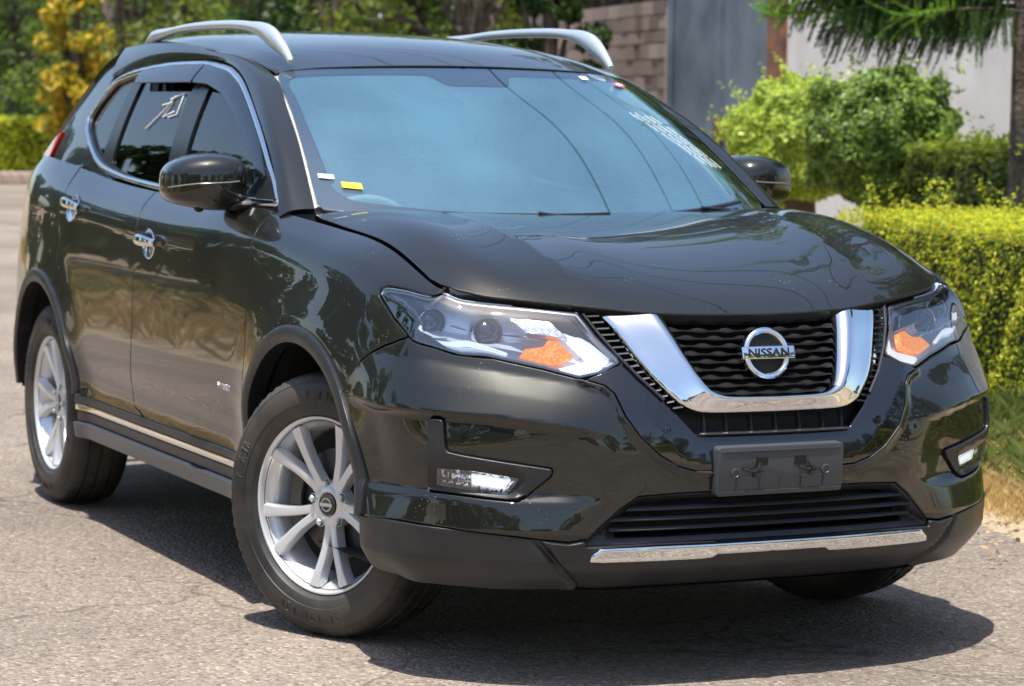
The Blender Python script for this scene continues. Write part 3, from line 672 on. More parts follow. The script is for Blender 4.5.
# sheet under the screen, wipers
def wsp(u, v, d=.0): uv = np.array([[u, v]]); return WS(uv)[0]+WS.nrm(WS, uv)[0]*d
mb = MB()
cw = [[(x+.05, y, z-.022), (x+.09, y*1.01, z-.010-.03), (x-.02, y, z-.008)] for x, y, z in [wsp(u, 0) for u in np.linspace(-1, 1, 31)]]
V = [q for r_ in cw for q in r_]; F = []
for i in range(30): F += [[i*3, i*3+1, i*3+4, i*3+3], [i*3, i*3+3, i*3+5, i*3+2]]
mb.add(V, F); mb.build('cowl_panel', M['plastic'], CAR)
for (u0, u1, v0, v1) in ((-.52, .12, .035, .050), (.20, .80, .030, .055)):
    mb = MB(); pts = [wsp(u, v, .014) for u, v in zip(np.linspace(u0, u1, 12), np.linspace(v0-.012, v1-.012, 12))]
    mb.tube(pts, [(.004, .006)]*12, 8); a = wsp(u1+.03, -.035, .0); b = wsp((u0+u1)/2+.05, (v0+v1)/2-.01, .022)
    mb.tube([Vector(a), Vector(a)*.5+Vector(b)*.5+Vector((0, 0, .008)), Vector(b)], [.007, .006, .005], 8); mb.build('wiper', M['plastic'], CAR)
# roof rails
for s in (-1, 1):
    path = smooth_open([(-2.56, .555, 1.652), (-2.50, .558, 1.672), (-2.36, .562, 1.688), (-2.15, .565, 1.700), (-1.9, .567, 1.705), (-1.6, .566, 1.702), (-1.38, .563, 1.690), (-1.25, .560, 1.668), (-1.16, .557, 1.636), (-1.09, .553, 1.600), (-1.055, .552, 1.575)], 44)*[1, s, 1]
    rad = [(lerpk(p[0], [-2.56, -2.45, -2.2, -1.4, -1.2, -1.05], [.010, .017, .016, .017, .022, .010]), lerpk(p[0], [-2.56, -2.45, -2.2, -1.4, -1.2, -1.05], [.009, .023, .0135, .017, .033, .012])) for p in path]
    mb = MB(); mb.tube(path, rad, 14)
    rl = mb.build('roof_rail', M['satin'], CAR)
    ft = MB(); ft.tube([(-2.50, s*.555, 1.64), (-2.44, s*.556, 1.675)], [.016, .020], 12)
    ft.build('rail_foot', M['satin'], rl)
# mirrors
def superell(c, r, e1, e2, rot=None, nu=40, nv=24, f=None):
    V = []; F = []
    sg = lambda a, e: math.copysign(abs(a)**e, a)
    for i in range(nu):
        a = 2*math.pi*i/nu
        for j in range(nv+1):
            b = -math.pi/2+math.pi*j/nv
            p = np.array([sg(math.cos(b), e1)*sg(math.cos(a), e2), sg(math.cos(b), e1)*sg(math.sin(a), e2), sg(math.sin(b), e1)])
            if f: p = f(p)
            p = np.array(r)*p
            if rot is not None: p = np.array(rot @ Vector(p))
            V.append(p+np.array(c))
    for i in range(nu):
        i2 = (i+1) % nu
        for j in range(nv): F.append([i*(nv+1)+j, i2*(nv+1)+j, i2*(nv+1)+j+1, i*(nv+1)+j+1])
    return V, F
for s in (-1, 1):
    mc = np.array([-.795, .924*s, 1.212])
    def shp(p, s=s):
        x, y, z = p; yo = y*s          # outer end +1
        zz = z*(1-.20*max(0, yo))*(1 if z > 0 else (.92-.10*yo)); zz += -.10*max(0, yo)**2
        xx = x*(1-.25*max(0, yo)) if x > 0 else x*.55
        return np.array([xx, y, zz])
    V, F = superell(mc, (.150, .122, .087), .56, .60, Matrix.Rotation(R(6*s), 3, 'Z'), 48, 32, shp)
    zs = np.array([sum(V[i][2] for i in f)/4-mc[2] for f in F]); ys = np.array([(sum(V[i][1] for i in f)/4-mc[1])*s for f in F]); xs = np.array([sum(V[i][0] for i in f)/4-mc[0] for f in F])
    cut = .012-.02*ys/.12
    mi = np.where(xs < -.045, 1, 0)
    mm = link_mesh('side_mirror', V, F, [M['paint'], M['plastic'], M['lens']], CAR, fmat=mi)
    mb = MB(); N_ = 22
    # slim indicator lens along the front
    for k in range(2):
        mb.cm = 0
    pts = []
    sg = lambda a, e: math.copysign(abs(a)**e, a)
    for q in np.linspace(-30, 58, N_):
        a_ = R(q)*s; zz = .10-.0022*(q+38)*.9; b_ = math.asin(zz**(1/.56) if zz > 0 else -(-zz)**(1/.56))
        p_ = shp(np.array([sg(math.cos(b_), .56)*sg(math.cos(a_), .60), sg(math.cos(b_), .56)*sg(math.sin(a_), .60), zz]))*[.151, .1235, .087]
        pts.append(np.array(Matrix.Rotation(R(6*s), 3, 'Z') @ Vector(p_))+mc)
    mb.tube([tuple(p) for p in pts], [(.0045, .0024)]*N_, 8); mb.build('indicator_lens', M['rim_grey'], mm)
    mb = MB(); mb.tube([(-.70, s*.815, 1.150), (-.70, s*.85, 1.150), (-.73, s*.89, 1.158), (-.755, s*.93, 1.168)], [(.045, .022), (.042, .020), (.040, .020), (.032, .020)], 14); mb.build('mirror_arm', M['plastic'], mm)
    mb = MB(); V2, F2 = superell((-.74, s*.95, 1.140), (.016, .016, .014), 1, 1, None, 14, 8); mb.add(V2, F2); mb.build('mirror_camera', M['dark'], mm)
    mb = MB(); mb.box((-.860, s*.924, 1.215), (.004, .15, .09), None, .002); mb.build('mirror_glass', M['chrome'], mm)
# door handles
for s in (-1, 1):
    for (u, v) in ((3.017, .872), (3.934, .8993)):
        uv = np.array([[u*s, v]]); P = LB(uv)[0]; N = LB.nrm(LB, uv)[0]; T = LB(uv+[[-s*.01, 0]])[0]-P; T /= np.linalg.norm(T); U = np.cross(N, T)*(1 if np.cross(N, T)[2] > 0 else -1)
        f_ = lambda a, b, c: tuple(P+T*a+U*b+N*c)
        mb = MB(); n = 20; V = [f_(0, -.004, .0005)]; 
        V = [f_(-.01+.050*math.cos(2*math.pi*i/n), -.004+.043*math.sin(2*math.pi*i/n), .0012) for i in range(n)]+[f_(-.01, -.004, .0013)]
        mb.add(V, [[i, (i+1) % n, n] for i in range(n)]); 
        mb = MB(); V = []; F = []
        for k, (rr, hh) in enumerate(((1.06, .001), (1.0, .0035), (.94, .0015))):
            V += [f_(-.01+.060*rr*math.cos(2*math.pi*i/n), -.004+.046*rr*math.sin(2*math.pi*i/n), hh) for i in range(n)]
        for k in range(2): F += [[k*n+i, k*n+(i+1) % n, (k+1)*n+(i+1) % n, (k+1)*n+i] for i in range(n)]
        V.append(f_(-.01, -.004, .0012)); F += [[2*n+i, 2*n+(i+1) % n, 3*n] for i in range(n)]
        mb.add(V, F); hc = mb.build('handle_cup', M['lampchrome'], CAR)
        mb = MB(); a = np.linspace(-.100, .095, 24)
        mb.tube([f_(t, .004+.004*math.cos(t*14), .010+.026*max(0, 1-(t/.098)**2)**.6) for t in a], [(.008, .011+.007*max(0, 1-(t/.1)**2)) for t in a], 12)
        mb.build('door_handle', M['chrome'], hc)
# ---------------------------------------------------------------- the nose: grille, lamps, bumper inserts
def lbp(u, v, d=0.0):
    uv = np.array([[u, v]]); return LB(uv)[0]+LB.nrm(LB, uv)[0]*d
voff = lambda d: (lambda uv: np.full(len(uv), d))
band = [(0, .6325), (.1205, .6325), (.19, .6345), (.2250, .6420), (.2652, .6940), (.3000, .7420), (.3492, .8010), (.3954, .8650), (.4264, .9190), (.4496, .9680)]
bandp = [(0, .5445), (.1692, .5450), (.2300, .5480), (.2747, .5610), (.3228, .5887), (.3732, .6377), (.4030, .6918), (.4213, .7541), (.4419, .7756), (.4854, .7890), (.4389, .8085), (.3868, .8400), (.3870, .8500), (.4310, .9080), (.4600, .9600), (.4640, .9720)]
bl = bandp+band[::-1]
boff = lambda uv: -.011+.016*np.clip(poly_dist(uv, np.array(full(band)), closed=False)/.07, 0, 1)**.8
panel('grille_surround', M['gloss'], CAR, LB, bandp+[(.4560, .9720)]+band[::-1][1:]+[(-u, v) for u, v in (band+[(.4560, .9720)]+bandp[::-1])[1:-1]], res=.009, edge=.003, gap=0, off=boff, depth=.02)
back = full([(0, .60), (.24, .60), (.30, .70), (.38, .80), (.48, .93), (.60, 1.0), (0, 1.0)])[:-1]
gb = panel('grille_backing', M['dark'], CAR, LB, back, res=.04, off=voff(-.055), gap=0)
# chrome V
vo = [(0, .700), (.1305, .7005), (.195, .7015), (.2300, .7110), (.2614, .7330), (.3038, .7830), (.3396, .8440), (.3727, .9128), (.4000, .9650)]
vi = [(0, .748), (.0823, .7490), (.1300, .7505), (.1550, .7580), (.1711, .7680), (.1883, .7920), (.2112, .8511), (.2324, .9157), (.2470, .9655)]
def resamp(l, n):
    p = rnd_open(l); t = np.concatenate([[0], np.cumsum(np.linalg.norm(np.diff(p, axis=0), axis=1))]); q = np.linspace(0, t[-1], n); return np.stack([np.interp(q, t, p[:, 0]), np.interp(q, t, p[:, 1])], 1)
def rnd_open(l):
    p = np.array(l, float)
    for _ in range(3): p = np.concatenate([p[:1], np.stack([p[:-1]*.75+p[1:]*.25, p[:-1]*.25+p[1:]*.75], 1).reshape(-1, 2), p[-1:]])
    return p
NVs = 140; hi_, ho_ = resamp(vi, NVs), resamp(vo, NVs)
# match the corners of the two outlines so that the ridge runs evenly
hi_ = np.concatenate([resamp(vi[:5], 60)[:-1], resamp(vi[4:], 80)]); ho_ = np.concatenate([resamp(vo[:5], 60)[:-1], resamp(vo[4:], 80)])
allI = np.concatenate([(hi_*[-1, 1])[::-1], hi_[1:]]); allO = np.concatenate([(ho_*[-1, 1])[::-1], ho_[1:]])
ts = np.array([0, .0, .03, .07, .12, .18, .22, .26, .30, .36, .45, .56, .68, .80, .90, .96, 1, 1]); hs_ = np.array([-.03, -.004, .004, .011, .017, .0205, .0215, .0215, .0205, .0185, .015, .011, .007, .0035, .0015, -.001, -.005, -.03])
V = []
for t, h in zip(ts, hs_):
    uv = allI*(1-t)+allO*t; V.append(LB(uv)+LB.nrm(LB, uv)*h)
V = np.array(V); nt_, ns_ = V.shape[:2]; F = [[j*ns_+i, j*ns_+i+1, (j+1)*ns_+i+1, (j+1)*ns_+i] for j in range(nt_-1) for i in range(ns_-1)]
mb = MB(); mb.add(V.reshape(-1, 3), F+[[j*ns_ for j in range(nt_)], [j*ns_+ns_-1 for j in range(nt_)]]); mb.build('grille_chrome', M['chrome'], CAR, angle=50)
def u_at(line, v):
    l = sorted((b, a) for a, b in line); return float(np.interp(v, [q[0] for q in l], [q[1] for q in l]))
# honeycomb of wavy bars
mb = MB(); per = .078
for r_, v in enumerate(np.arange(.766, .972, .0232)):
    U = u_at([q for q in vi if q[1] > .755], v)+.012; n = int(U*2/.0045); us_ = np.linspace(-U, U, n); ph = math.pi*(r_ % 2)
    V = []
    for u in us_:
        w = .0026+.0056*(.5+.5*math.cos(2*math.pi*u/per+ph))**1.6; dz = .0
        P = lbp(u, v, -.022); nn = np.array([1, 0, 0]); V += [P+[0, 0, w], P+[.012, 0, w*.25], P+[.012, 0, -w*.35], P+[-.004, 0, -w], P+[-.02, 0, 0]]
    F = [[i*5+k, i*5+(k+1) % 5, (i+1)*5+(k+1) % 5, (i+1)*5+k] for i in range(n-1) for k in range(5)]; mb.add(V, F)
mb.build('grille_mesh', M['mesh'], CAR, angle=30)
for s in (-1, 1):          # ribbed strips beside the V
    mb = MB()
    for v in np.arange(.722, .972, .0165):
        a = u_at(vo, v)+.006; b = u_at(band, v)+.002
        if b-a < .01: continue
        b -= .010; p0, p1 = lbp(a*s, v+.002, -.012), lbp(b*s, v-.001, -.016); mb.tube([p0+[0, 0, 0], p1], [(.012, .0042)]*2, 8)
    for d, l0 in ((.004, band),):
        mb.tube([lbp(u*s-.002*s, v, -.006) for u, v in l0 if v > .70], .0045, 8)
    mb.build('ribbed_strip', M['mesh'], CAR, angle=30)
mb = MB()
for y in (-.20, -.14, -.07, 0, .07, .14, .20): mb.tube([lbp(y, .640, -.014), lbp(y, .698, -.018)], [(.003, .012)]*2, 8)
mb.tube([lbp(u, .640, -.012) for u in np.linspace(-.215, .215, 15)], [(.012, .005)]*15, 8)
mb.build('slot_rib', M['mesh'], CAR)
# emblem
P = np.array([.936, -.002, .829]); tilt = -R(12)
EM = Matrix.Translation(Vector(P)) @ Matrix.Rotation(tilt*-1 if False else R(-14), 4, 'Y') @ Matrix(((0, 0, 1, 0), (1, 0, 0, 0), (0, 1, 0, 0), (0, 0, 0, 1)))   # local x -> +y, local y -> up, local z -> forward
def text_mesh(txt, size, ext, Mx, name, m, parent, bevel=0, sx=1):
    c = bpy.data.curves.new(name, 'FONT'); c.body = txt; c.size = size; c.extrude = ext; c.bevel_depth = bevel; c.align_x = 'CENTER'; c.align_y = 'CENTER'; c.resolution_u = 4; c.space_character = 1.05
    o = bpy.data.objects.new(name, c); COL.objects.link(o); dg = bpy.context.evaluated_depsgraph_get(); me = bpy.data.meshes.new_from_object(o.evaluated_get(dg)); bpy.data.objects.remove(o)
    me.transform(Mx @ Matrix.Diagonal((sx, 1, 1, 1))); me.materials.clear(); me.materials.append(m); o = bpy.data.objects.new(name, me); COL.objects.link(o); o.parent = parent; return o
mb = MB(); Rr, rr = .0585, .0085
mb.lathe([(Rr-rr, 0), (Rr-rr*.85, .006), (Rr-rr*.3, .0105), (Rr+rr*.3, .0105), (Rr+rr*.85, .006), (Rr+rr, 0), (Rr+rr, -.012), (Rr-rr, -.012), (Rr-rr, 0)], EM, 64)
bar = rnd([(-.076, -.0165), (.076, -.0165), (.076, .0165), (-.076, .0165)], .004, 3); mb.prism(bar, EM, -.006, .016, .003)
em = mb.build('grille_emblem', M['chrome'], CAR, angle=25)
text_mesh('NISSAN', .029, .0012, EM @ Matrix.Translation((0, -.001, .0165)), 'emblem_lettering', M['dark'], em, .0006, 1.18)
mb = MB(); mb.lathe([(0, -.004), (.05, -.004)], EM, 40); mb.lathe([(.05, -.010), (.05, -.004)], EM, 40); mb.build('emblem_backing', M['dark'], em)
# number plate bracket
pc = np.array([1.012, 0, .545]); PM = Matrix.Translation(Vector(pc)) @ Matrix.Rotation(R(4), 4, 'Y') @ Matrix(((0, 0, 1, 0), (1, 0, 0, 0), (0, 1, 0, 0), (0, 0, 0, 1)))
mb = MB(); mb.prism(rnd([(-.181, -.062), (.181, -.062), (.181, .062), (-.181, .062)], .012, 4), PM, -.022, .006, .003)
for x in (-.125, -.06, 0, .06, .125): mb.prism([(x-.001, -.050), (x+.001, -.050), (x+.001, -.018), (x-.001, -.018)], PM, .005, .0085)
for (a, b, c, d) in ((-.17, -.052, .17, -.0495), (-.125, -.0185, -.055, -.016), (.055, -.0185, .125, -.016), (-.17, .050, .17, .0515)): mb.prism([(a, b), (c, b), (c, d), (a, d)], PM, .005, .0085)
for x in (-.13, .13): mb.lathe([(.013, .005), (.013, .010), (.009, .011), (.007, .008), (0, .008)], PM @ Matrix.Translation((x, -.004, 0)), 20)
pb = mb.build('plate_bracket', M['bracket'], CAR)
for x in (-.055, .055): mb = MB(); mb.prism([(x-.017, .012), (x+.017, .012), (x+.017, .033), (x-.017, .033)], PM, .004, .0072); mb.build('bracket_slot', M['dark'], pb)
A = lambda x, y, z: tuple(PM @ Vector((x, y, z)))
for x, s in ((-.075, 1), (.085, -1)):
    mb = MB()
    mb.tube([A(x-.035, .006, .012), A(x-.01, .0, .018), A(x+.02, .002, .014)], .0035, 6); mb.tube([A(x-.008, -.012, .012), A(x, .003, .022), A(x+.012*s, .020, .012)], .003, 6)
    mb.box(A(x, .0, .014), (.012, .022, .010), None, .002)
    mb.build('cable_clip', M['dark'], pb)
# parking sensors
for (u, v, d) in ((.3056, .6576, .0035), (.8080, .6470, .0012)):
    for s in (-1, 1):
        uv = np.array([[u*s, v]]); p = Vector(lbp(u*s, v, d)); n = Vector(LB.nrm(LB, uv)[0]); Mx = Matrix.Translation(p) @ n.to_track_quat('Z', 'Y').to_matrix().to_4x4()
        mb = MB(); mb.lathe([(.0125, -.004), (.0125, .0012), (.0112, .0016), (.0105, .0), (.0092, .0), (.0085, .0018), (0, .0022)], Mx, 24); mb.build('parking_sensor', M['gloss'] if u < .5 else M['paint'], CAR)
# lower grille
lgo = [(0, .4935), (.15, .4925), (.2661, .4910), (.3728, .4855), (.4199, .4535), (.4687, .4095), (.503, .3790), (.503, .3640), (.3, .3665), (0, .3665)]
lgi = [(0, .476), (.26, .474), (.345, .465), (.395, .425), (.425, .388), (.425, .378), (0, .378)]
soff = lambda uv: -.004-.05*np.clip(poly_dist(uv, np.array(full(lgo)[:-1]))/.05, 0, 1)
panel('lower_grille_frame', M['plastic'], CAR, LB, full(lgo)[:-1], holes=[rnd(full(lgi)[:-1], .01, 3)], res=.01, edge=.001, gap=0, off=soff)
lb_ = panel('lower_grille_backing', M['dark'], CAR, LB, full([(0, .5), (.48, .5), (.52, .36), (0, .36)])[:-1], res=.04, off=voff(-.085), gap=0)
mb = MB()
for k, v in enumerate((.398, .424, .450)):
    U = .44 if k < 2 else .40; us_ = np.linspace(-U, U, 26); mb = MB(); mb.tube([lbp(u, v, -.030) for u in us_], [(.026, .0058)]*26, 8); mb.build('lower_grille_bar', M['bracket'], CAR)
# black lower lip, with the satin chrome skid strip
lipf = [inv_xz(x, z) for x, z in ((.452, .262), (.455, .30), (.452, .35), (.449, .398))]
liph = [(0, .232), (.5, .232), (.85, .235), (1.05, .242), (1.15, .25)]+lipf+[(1.1446, .4062), (1.0052, .4062), (.8434, .4006), (.6862, .3890), (.5469, .3730), (.506, .3790), (.5035, .3640), (.3, .3660), (0, .3660)]
def lipo(uv):
    u = np.abs(uv[:, 0]); v = uv[:, 1]; c = 1-sstep(.50, .56, u)
    uc = .515+.085*(v-.27)/.10; c = 1-sstep(-.012, .012, u-uc); side_ = softpl(v, [.23, .275, .325, .365, .41], [-.020, -.004, .008, .002, -.004], .004)+.006*bump(u, .98, .10); mid_ = softpl(v, [.23, .30, .325, .366], [-.030, .002, .010, .010], .006)
    return c*mid_+(1-c)*side_-.014*bump(u, uc+.012, .010)*sstep(.40, .36, v)
panel('bumper_lip', M['plastic'], CAR, LB, full(liph)[:-1], res=.011, edge=.003, gap=.0005, off=lipo, depth=.03)
sk = [(0, .3655), (.155, .3655), (.32, .3655), (.4650, .3625), (.4880, .3480), (.492, .3310), (.460, .3265), (.20, .3265), (.17, .3290), (.155, .3370), (0, .3370)]
panel('skid_strip', M['chrome'], CAR, LB, full(sk)[:-1], res=.008, edge=.002, gap=0, off=lambda uv: .008+.004*np.clip(poly_dist(uv, np.array(full(sk)[:-1]))/.006, 0, 1)+lipo(uv), depth=.012)
mb = MB(); pl = [lbp(u, .235, -.02) for u in np.linspace(-1.1, 1.1, 30)]; V = []; 
for p in pl: V += [p, (-.1, p[1], .25)]
mb.add(V, [[i*2, i*2+1, i*2+3, i*2+2] for i in range(29)]); mb.build('undertray', M['dark'], CAR)
# fog lamps
for s in (-1, 1):
    fo_ = rnd([(.9051, .6702), (.8643, .6715), (.8624, .5942), (.8197, .5865), (.5937, .5547), (.5947, .5405), (.6358, .5053), (.6742, .4737), (.8024, .4802), (.9268, .4846)], .012, 3)
    fi_ = rnd([(.8980, .5460), (.7986, .5440), (.6750, .5290), (.7050, .4875), (.8032, .4920), (.9060, .4955)], .008, 3)
    fof = lambda uv: .010-.012*np.clip(1-poly_dist(uv, fi_)/.022, 0, 1)+0*uv[:, 0]
    fb = panel('fog_lamp_bezel', M['plastic'], CAR, LB, fo_, holes=[fi_], res=.008, edge=.003, gap=0, off=fof, s=1, depth=.03) if s > 0 else panel('fog_lamp_bezel', M['plastic'], CAR, LB, fo_, holes=[fi_], res=.008, edge=.003, gap=0, off=lambda uv: fof(uv*[-1, 1]), s=-1, depth=.03)
    fl = panel('fog_lamp', M['lens'], CAR, LB, fi_, res=.012, edge=.0005, gap=-.002, off=voff(-.004), s=s, depth=.003)
    panel('reflector_bowl', M['lampchrome'], fl, LB, fi_, res=.012, edge=.001, gap=-.002, off=(lambda uv: -.014-.028*np.clip(poly_dist(uv*[s, 1], fi_)/.02, 0, 1)-.004*np.sin(uv[:, 0]*260)), s=s)
    p = Vector(lbp(s*.86, .520, -.028)); n = Vector((1, -s*.25, 0)).normalized(); Mx = Matrix.Translation(p) @ n.to_track_quat('Z', 'Y').to_matrix().to_4x4()
    mb = MB(); mb.lathe([(.016, 0), (.016, .012), (.012, .016), (0, .018)], Mx, 20); mb.build('bulb', M['lampchrome'], fl)
    mb = MB(); q = [(.80, .532), (.70, .521), (.712, .500), (.80, .505)]
    mb.add([lbp(s*a, b, -.008) for a, b in q]+[lbp(s*a, b, -.020) for a, b in q], [[0, 1, 2, 3], [0, 4, 5, 1], [1, 5, 6, 2], [2, 6, 7, 3], [3, 7, 4, 0]]); mb.build('light_guide', M['white'], fl, smooth=False)
# headlamps
class Deep:       # the nose surface pushed straight back into the car, following a depth function
    def __init__(s_, d): s_.d = d
    def __call__(s_, uv):
        P = LB(uv); d = s_.d(uv); P[:, 0] -= d; P[:, 1] -= np.sign(P[:, 1])*d*.45; return P
    def nrm(s_, f, uv, e=1e-3):
        uv = np.atleast_2d(np.asarray(uv, float)); n = np.cross(s_(uv+[e, 0])-s_(uv-[e, 0]), s_(uv+[0, e])-s_(uv-[0, e])); return n/(np.linalg.norm(n, axis=1)[:, None]+1e-12)
HL = rnd([(1.2290, .9009), (1.2300, .9109), (1.2138, .9195), (1.1346, .9372), (1.06, .9480), (.9729, .9595), (.90, .9675), (.80, .9720), (.6924, .9730), (.5835, .9710), (.4629, .9690), (.4323, .9080), (.3900, .8520), (.3880, .8399), (.4389, .8091), (.4986, .7940), (.5847, .8165), (.7021, .8364), (.7285, .8382), (.7585, .8355), (.7815, .8340), (.8517, .8442), (1.0287, .8594), (1.1472, .8751)], .006, 2)
for s in (-1, 1):
    hl = empty('headlamp', (0, 0, 0), parent=CAR)
    def P_(nm, m, poly, off, res=.012, **k):
        return panel(nm, m, hl, LB, poly, res=res, s=s, off=(off if callable(off) else voff(off)), **k)
    dist = lambda uv: poly_dist(uv*[s, 1], HL)
    P_('lamp_lens', M['lens'], HL, lambda uv: -.002+.005*np.clip(dist(uv)/.03, 0, 1), edge=.002, gap=.0015, depth=.012)
    panel('lamp_housing', M['lamphouse'], hl, Deep(lambda uv: .012+.075*sstep(0, 1, dist(uv)/.042)), HL, res=.008, s=s, edge=.001, gap=.001)
    # bright outer edge strip and dark rear corner
    ring = shrink(HL if area(HL) > 0 else HL[::-1], .010)
    P_('lamp_rim', M['lampdark'], HL, -.006, res=.01, holes=[ring], edge=.001, gap=.0015)
    P_('corner_reflector', M['lampdark'], rnd([(1.2050, .9023), (1.1850, .9128), (1.15, .9170), (1.0521, .8982), (.8608, .8750), (.7944, .8452), (.7891, .8390), (.8493, .8500), (1.0265, .8650), (1.1392, .8810)], .006, 2), lambda uv: -.010+.0015*np.sin(uv[:, 1]*900), res=.006)
    # white light bar: vertical leg beside the grille and its lower return
    wh = rnd([(.553, .9625), (.4680, .9620), (.4348, .9078), (.3930, .8500), (.3940, .8420), (.4379, .8141), (.4970, .7990), (.5500, .8120), (.5700, .8195), (.5397, .8270), (.4560, .8560), (.5163, .9533)], .004, 2)
    P_('light_bar', M['white'], wh, lambda uv: -.012-.38*np.clip(uv[:, 1]-.80, 0, 1)*1.0+.006*np.clip(poly_dist(uv*[s, 1], wh)/.010, 0, 1), res=.008, edge=.002, gap=0, depth=.03)
    # chrome guide that runs under the projectors
    cg = [(.955, .8900), (.935, .8850), (.89, .8700), (.82, .8620), (.755, .8720), (.70, .8640), (.665, .8530)]
    mb = MB(); sp = smooth_open(cg, 60); mb.tube([lbp(s*a, b, -.026) for a, b in sp], [(.009, .0050)]*60, 10); mb.build('light_guide', M['white'], hl)
    mb = MB()
    for a0, a1, b0, b1 in ((.80, .755, .905, .902), (.66, .57, .902, .896)): mb = MB(); mb.tube([lbp(s*a0, b0, -.020), lbp(s*(a0+a1)/2, (b0+b1)/2, -.018), lbp(s*a1, b1, -.020)], [(.010, .003), (.012, .004), (.006, .002)], 8); mb.build('lamp_blade', M['lampchrome'], hl)
    for (u, v, r_) in ((.84, .902, .030), (.685, .899, .034)):
        p = Vector(lbp(s*u, v, -.012))+Vector((-.060 if u < .8 else -.075, -.010*s, 0)); n = Vector((1, s*.12, .02)).normalized(); Mx = Matrix.Translation(p) @ n.to_track_quat('Z', 'Y').to_matrix().to_4x4()
        mb = MB(); mb.lathe([(r_+.006, -.03), (r_+.006, .010), (r_+.003, .014), (r_, .010), (r_-.003, .004)], Mx, 32); pj = mb.build('projector', M['lampchrome'], hl)
        mb = MB(); mb.lathe([(r_-.003, .004), (r_*.8, .012), (r_*.45, .020), (0, .023)], Mx, 32); mb.build('projector_lens', M['gloss'], pj)
    am = rnd([(.6359, .8497), (.6142, .8750), (.5673, .8842), (.5502, .9064), (.5237, .9025), (.4971, .8602), (.5600, .8320)], .004, 2)
    P_('indicator', M['amber'], am, lambda uv: -.016-.30*np.clip(uv[:, 1]-.83, 0, 1)+.0010*np.sin(uv[:, 0]*700)*np.sin(uv[:, 1]*700), res=.004, edge=.002, gap=0)
    pc_ = rnd([(.63, .95), (.535, .95), (.500, .905), (.60, .915)], .004, 2)
    P_('reflector_grid', M['lampchrome'], pc_, lambda uv: -.024+.0004*np.sin(uv[:, 0]*600)*np.sin(uv[:, 1]*600), res=.004, edge=.002, gap=0)
# door badge
uv = np.array([[-2.2725, .6205]]); p = Vector(LB(uv)[0]); n = Vector(LB.nrm(LB, uv)[0]); z = Vector((0, 0, 1)); z = (z-n*z.dot(n)).normalized(); xx = z.cross(n)
for s in (-1, 1):
    p2 = Vector((p.x, p.y*-s, p.z)); n2 = Vector((n.x, n.y*-s, n.z)); z2 = Vector((z.x, z.y*-s, z.z)); x2 = z2.cross(n2)
    Mx = Matrix((x2, z2, n2)).transposed().to_4x4(); Mx.translation = p2
    text_mesh('HYBRID', .026, .001, Mx, 'door_badge', M['chrome'], CAR, .0004, 1.15)
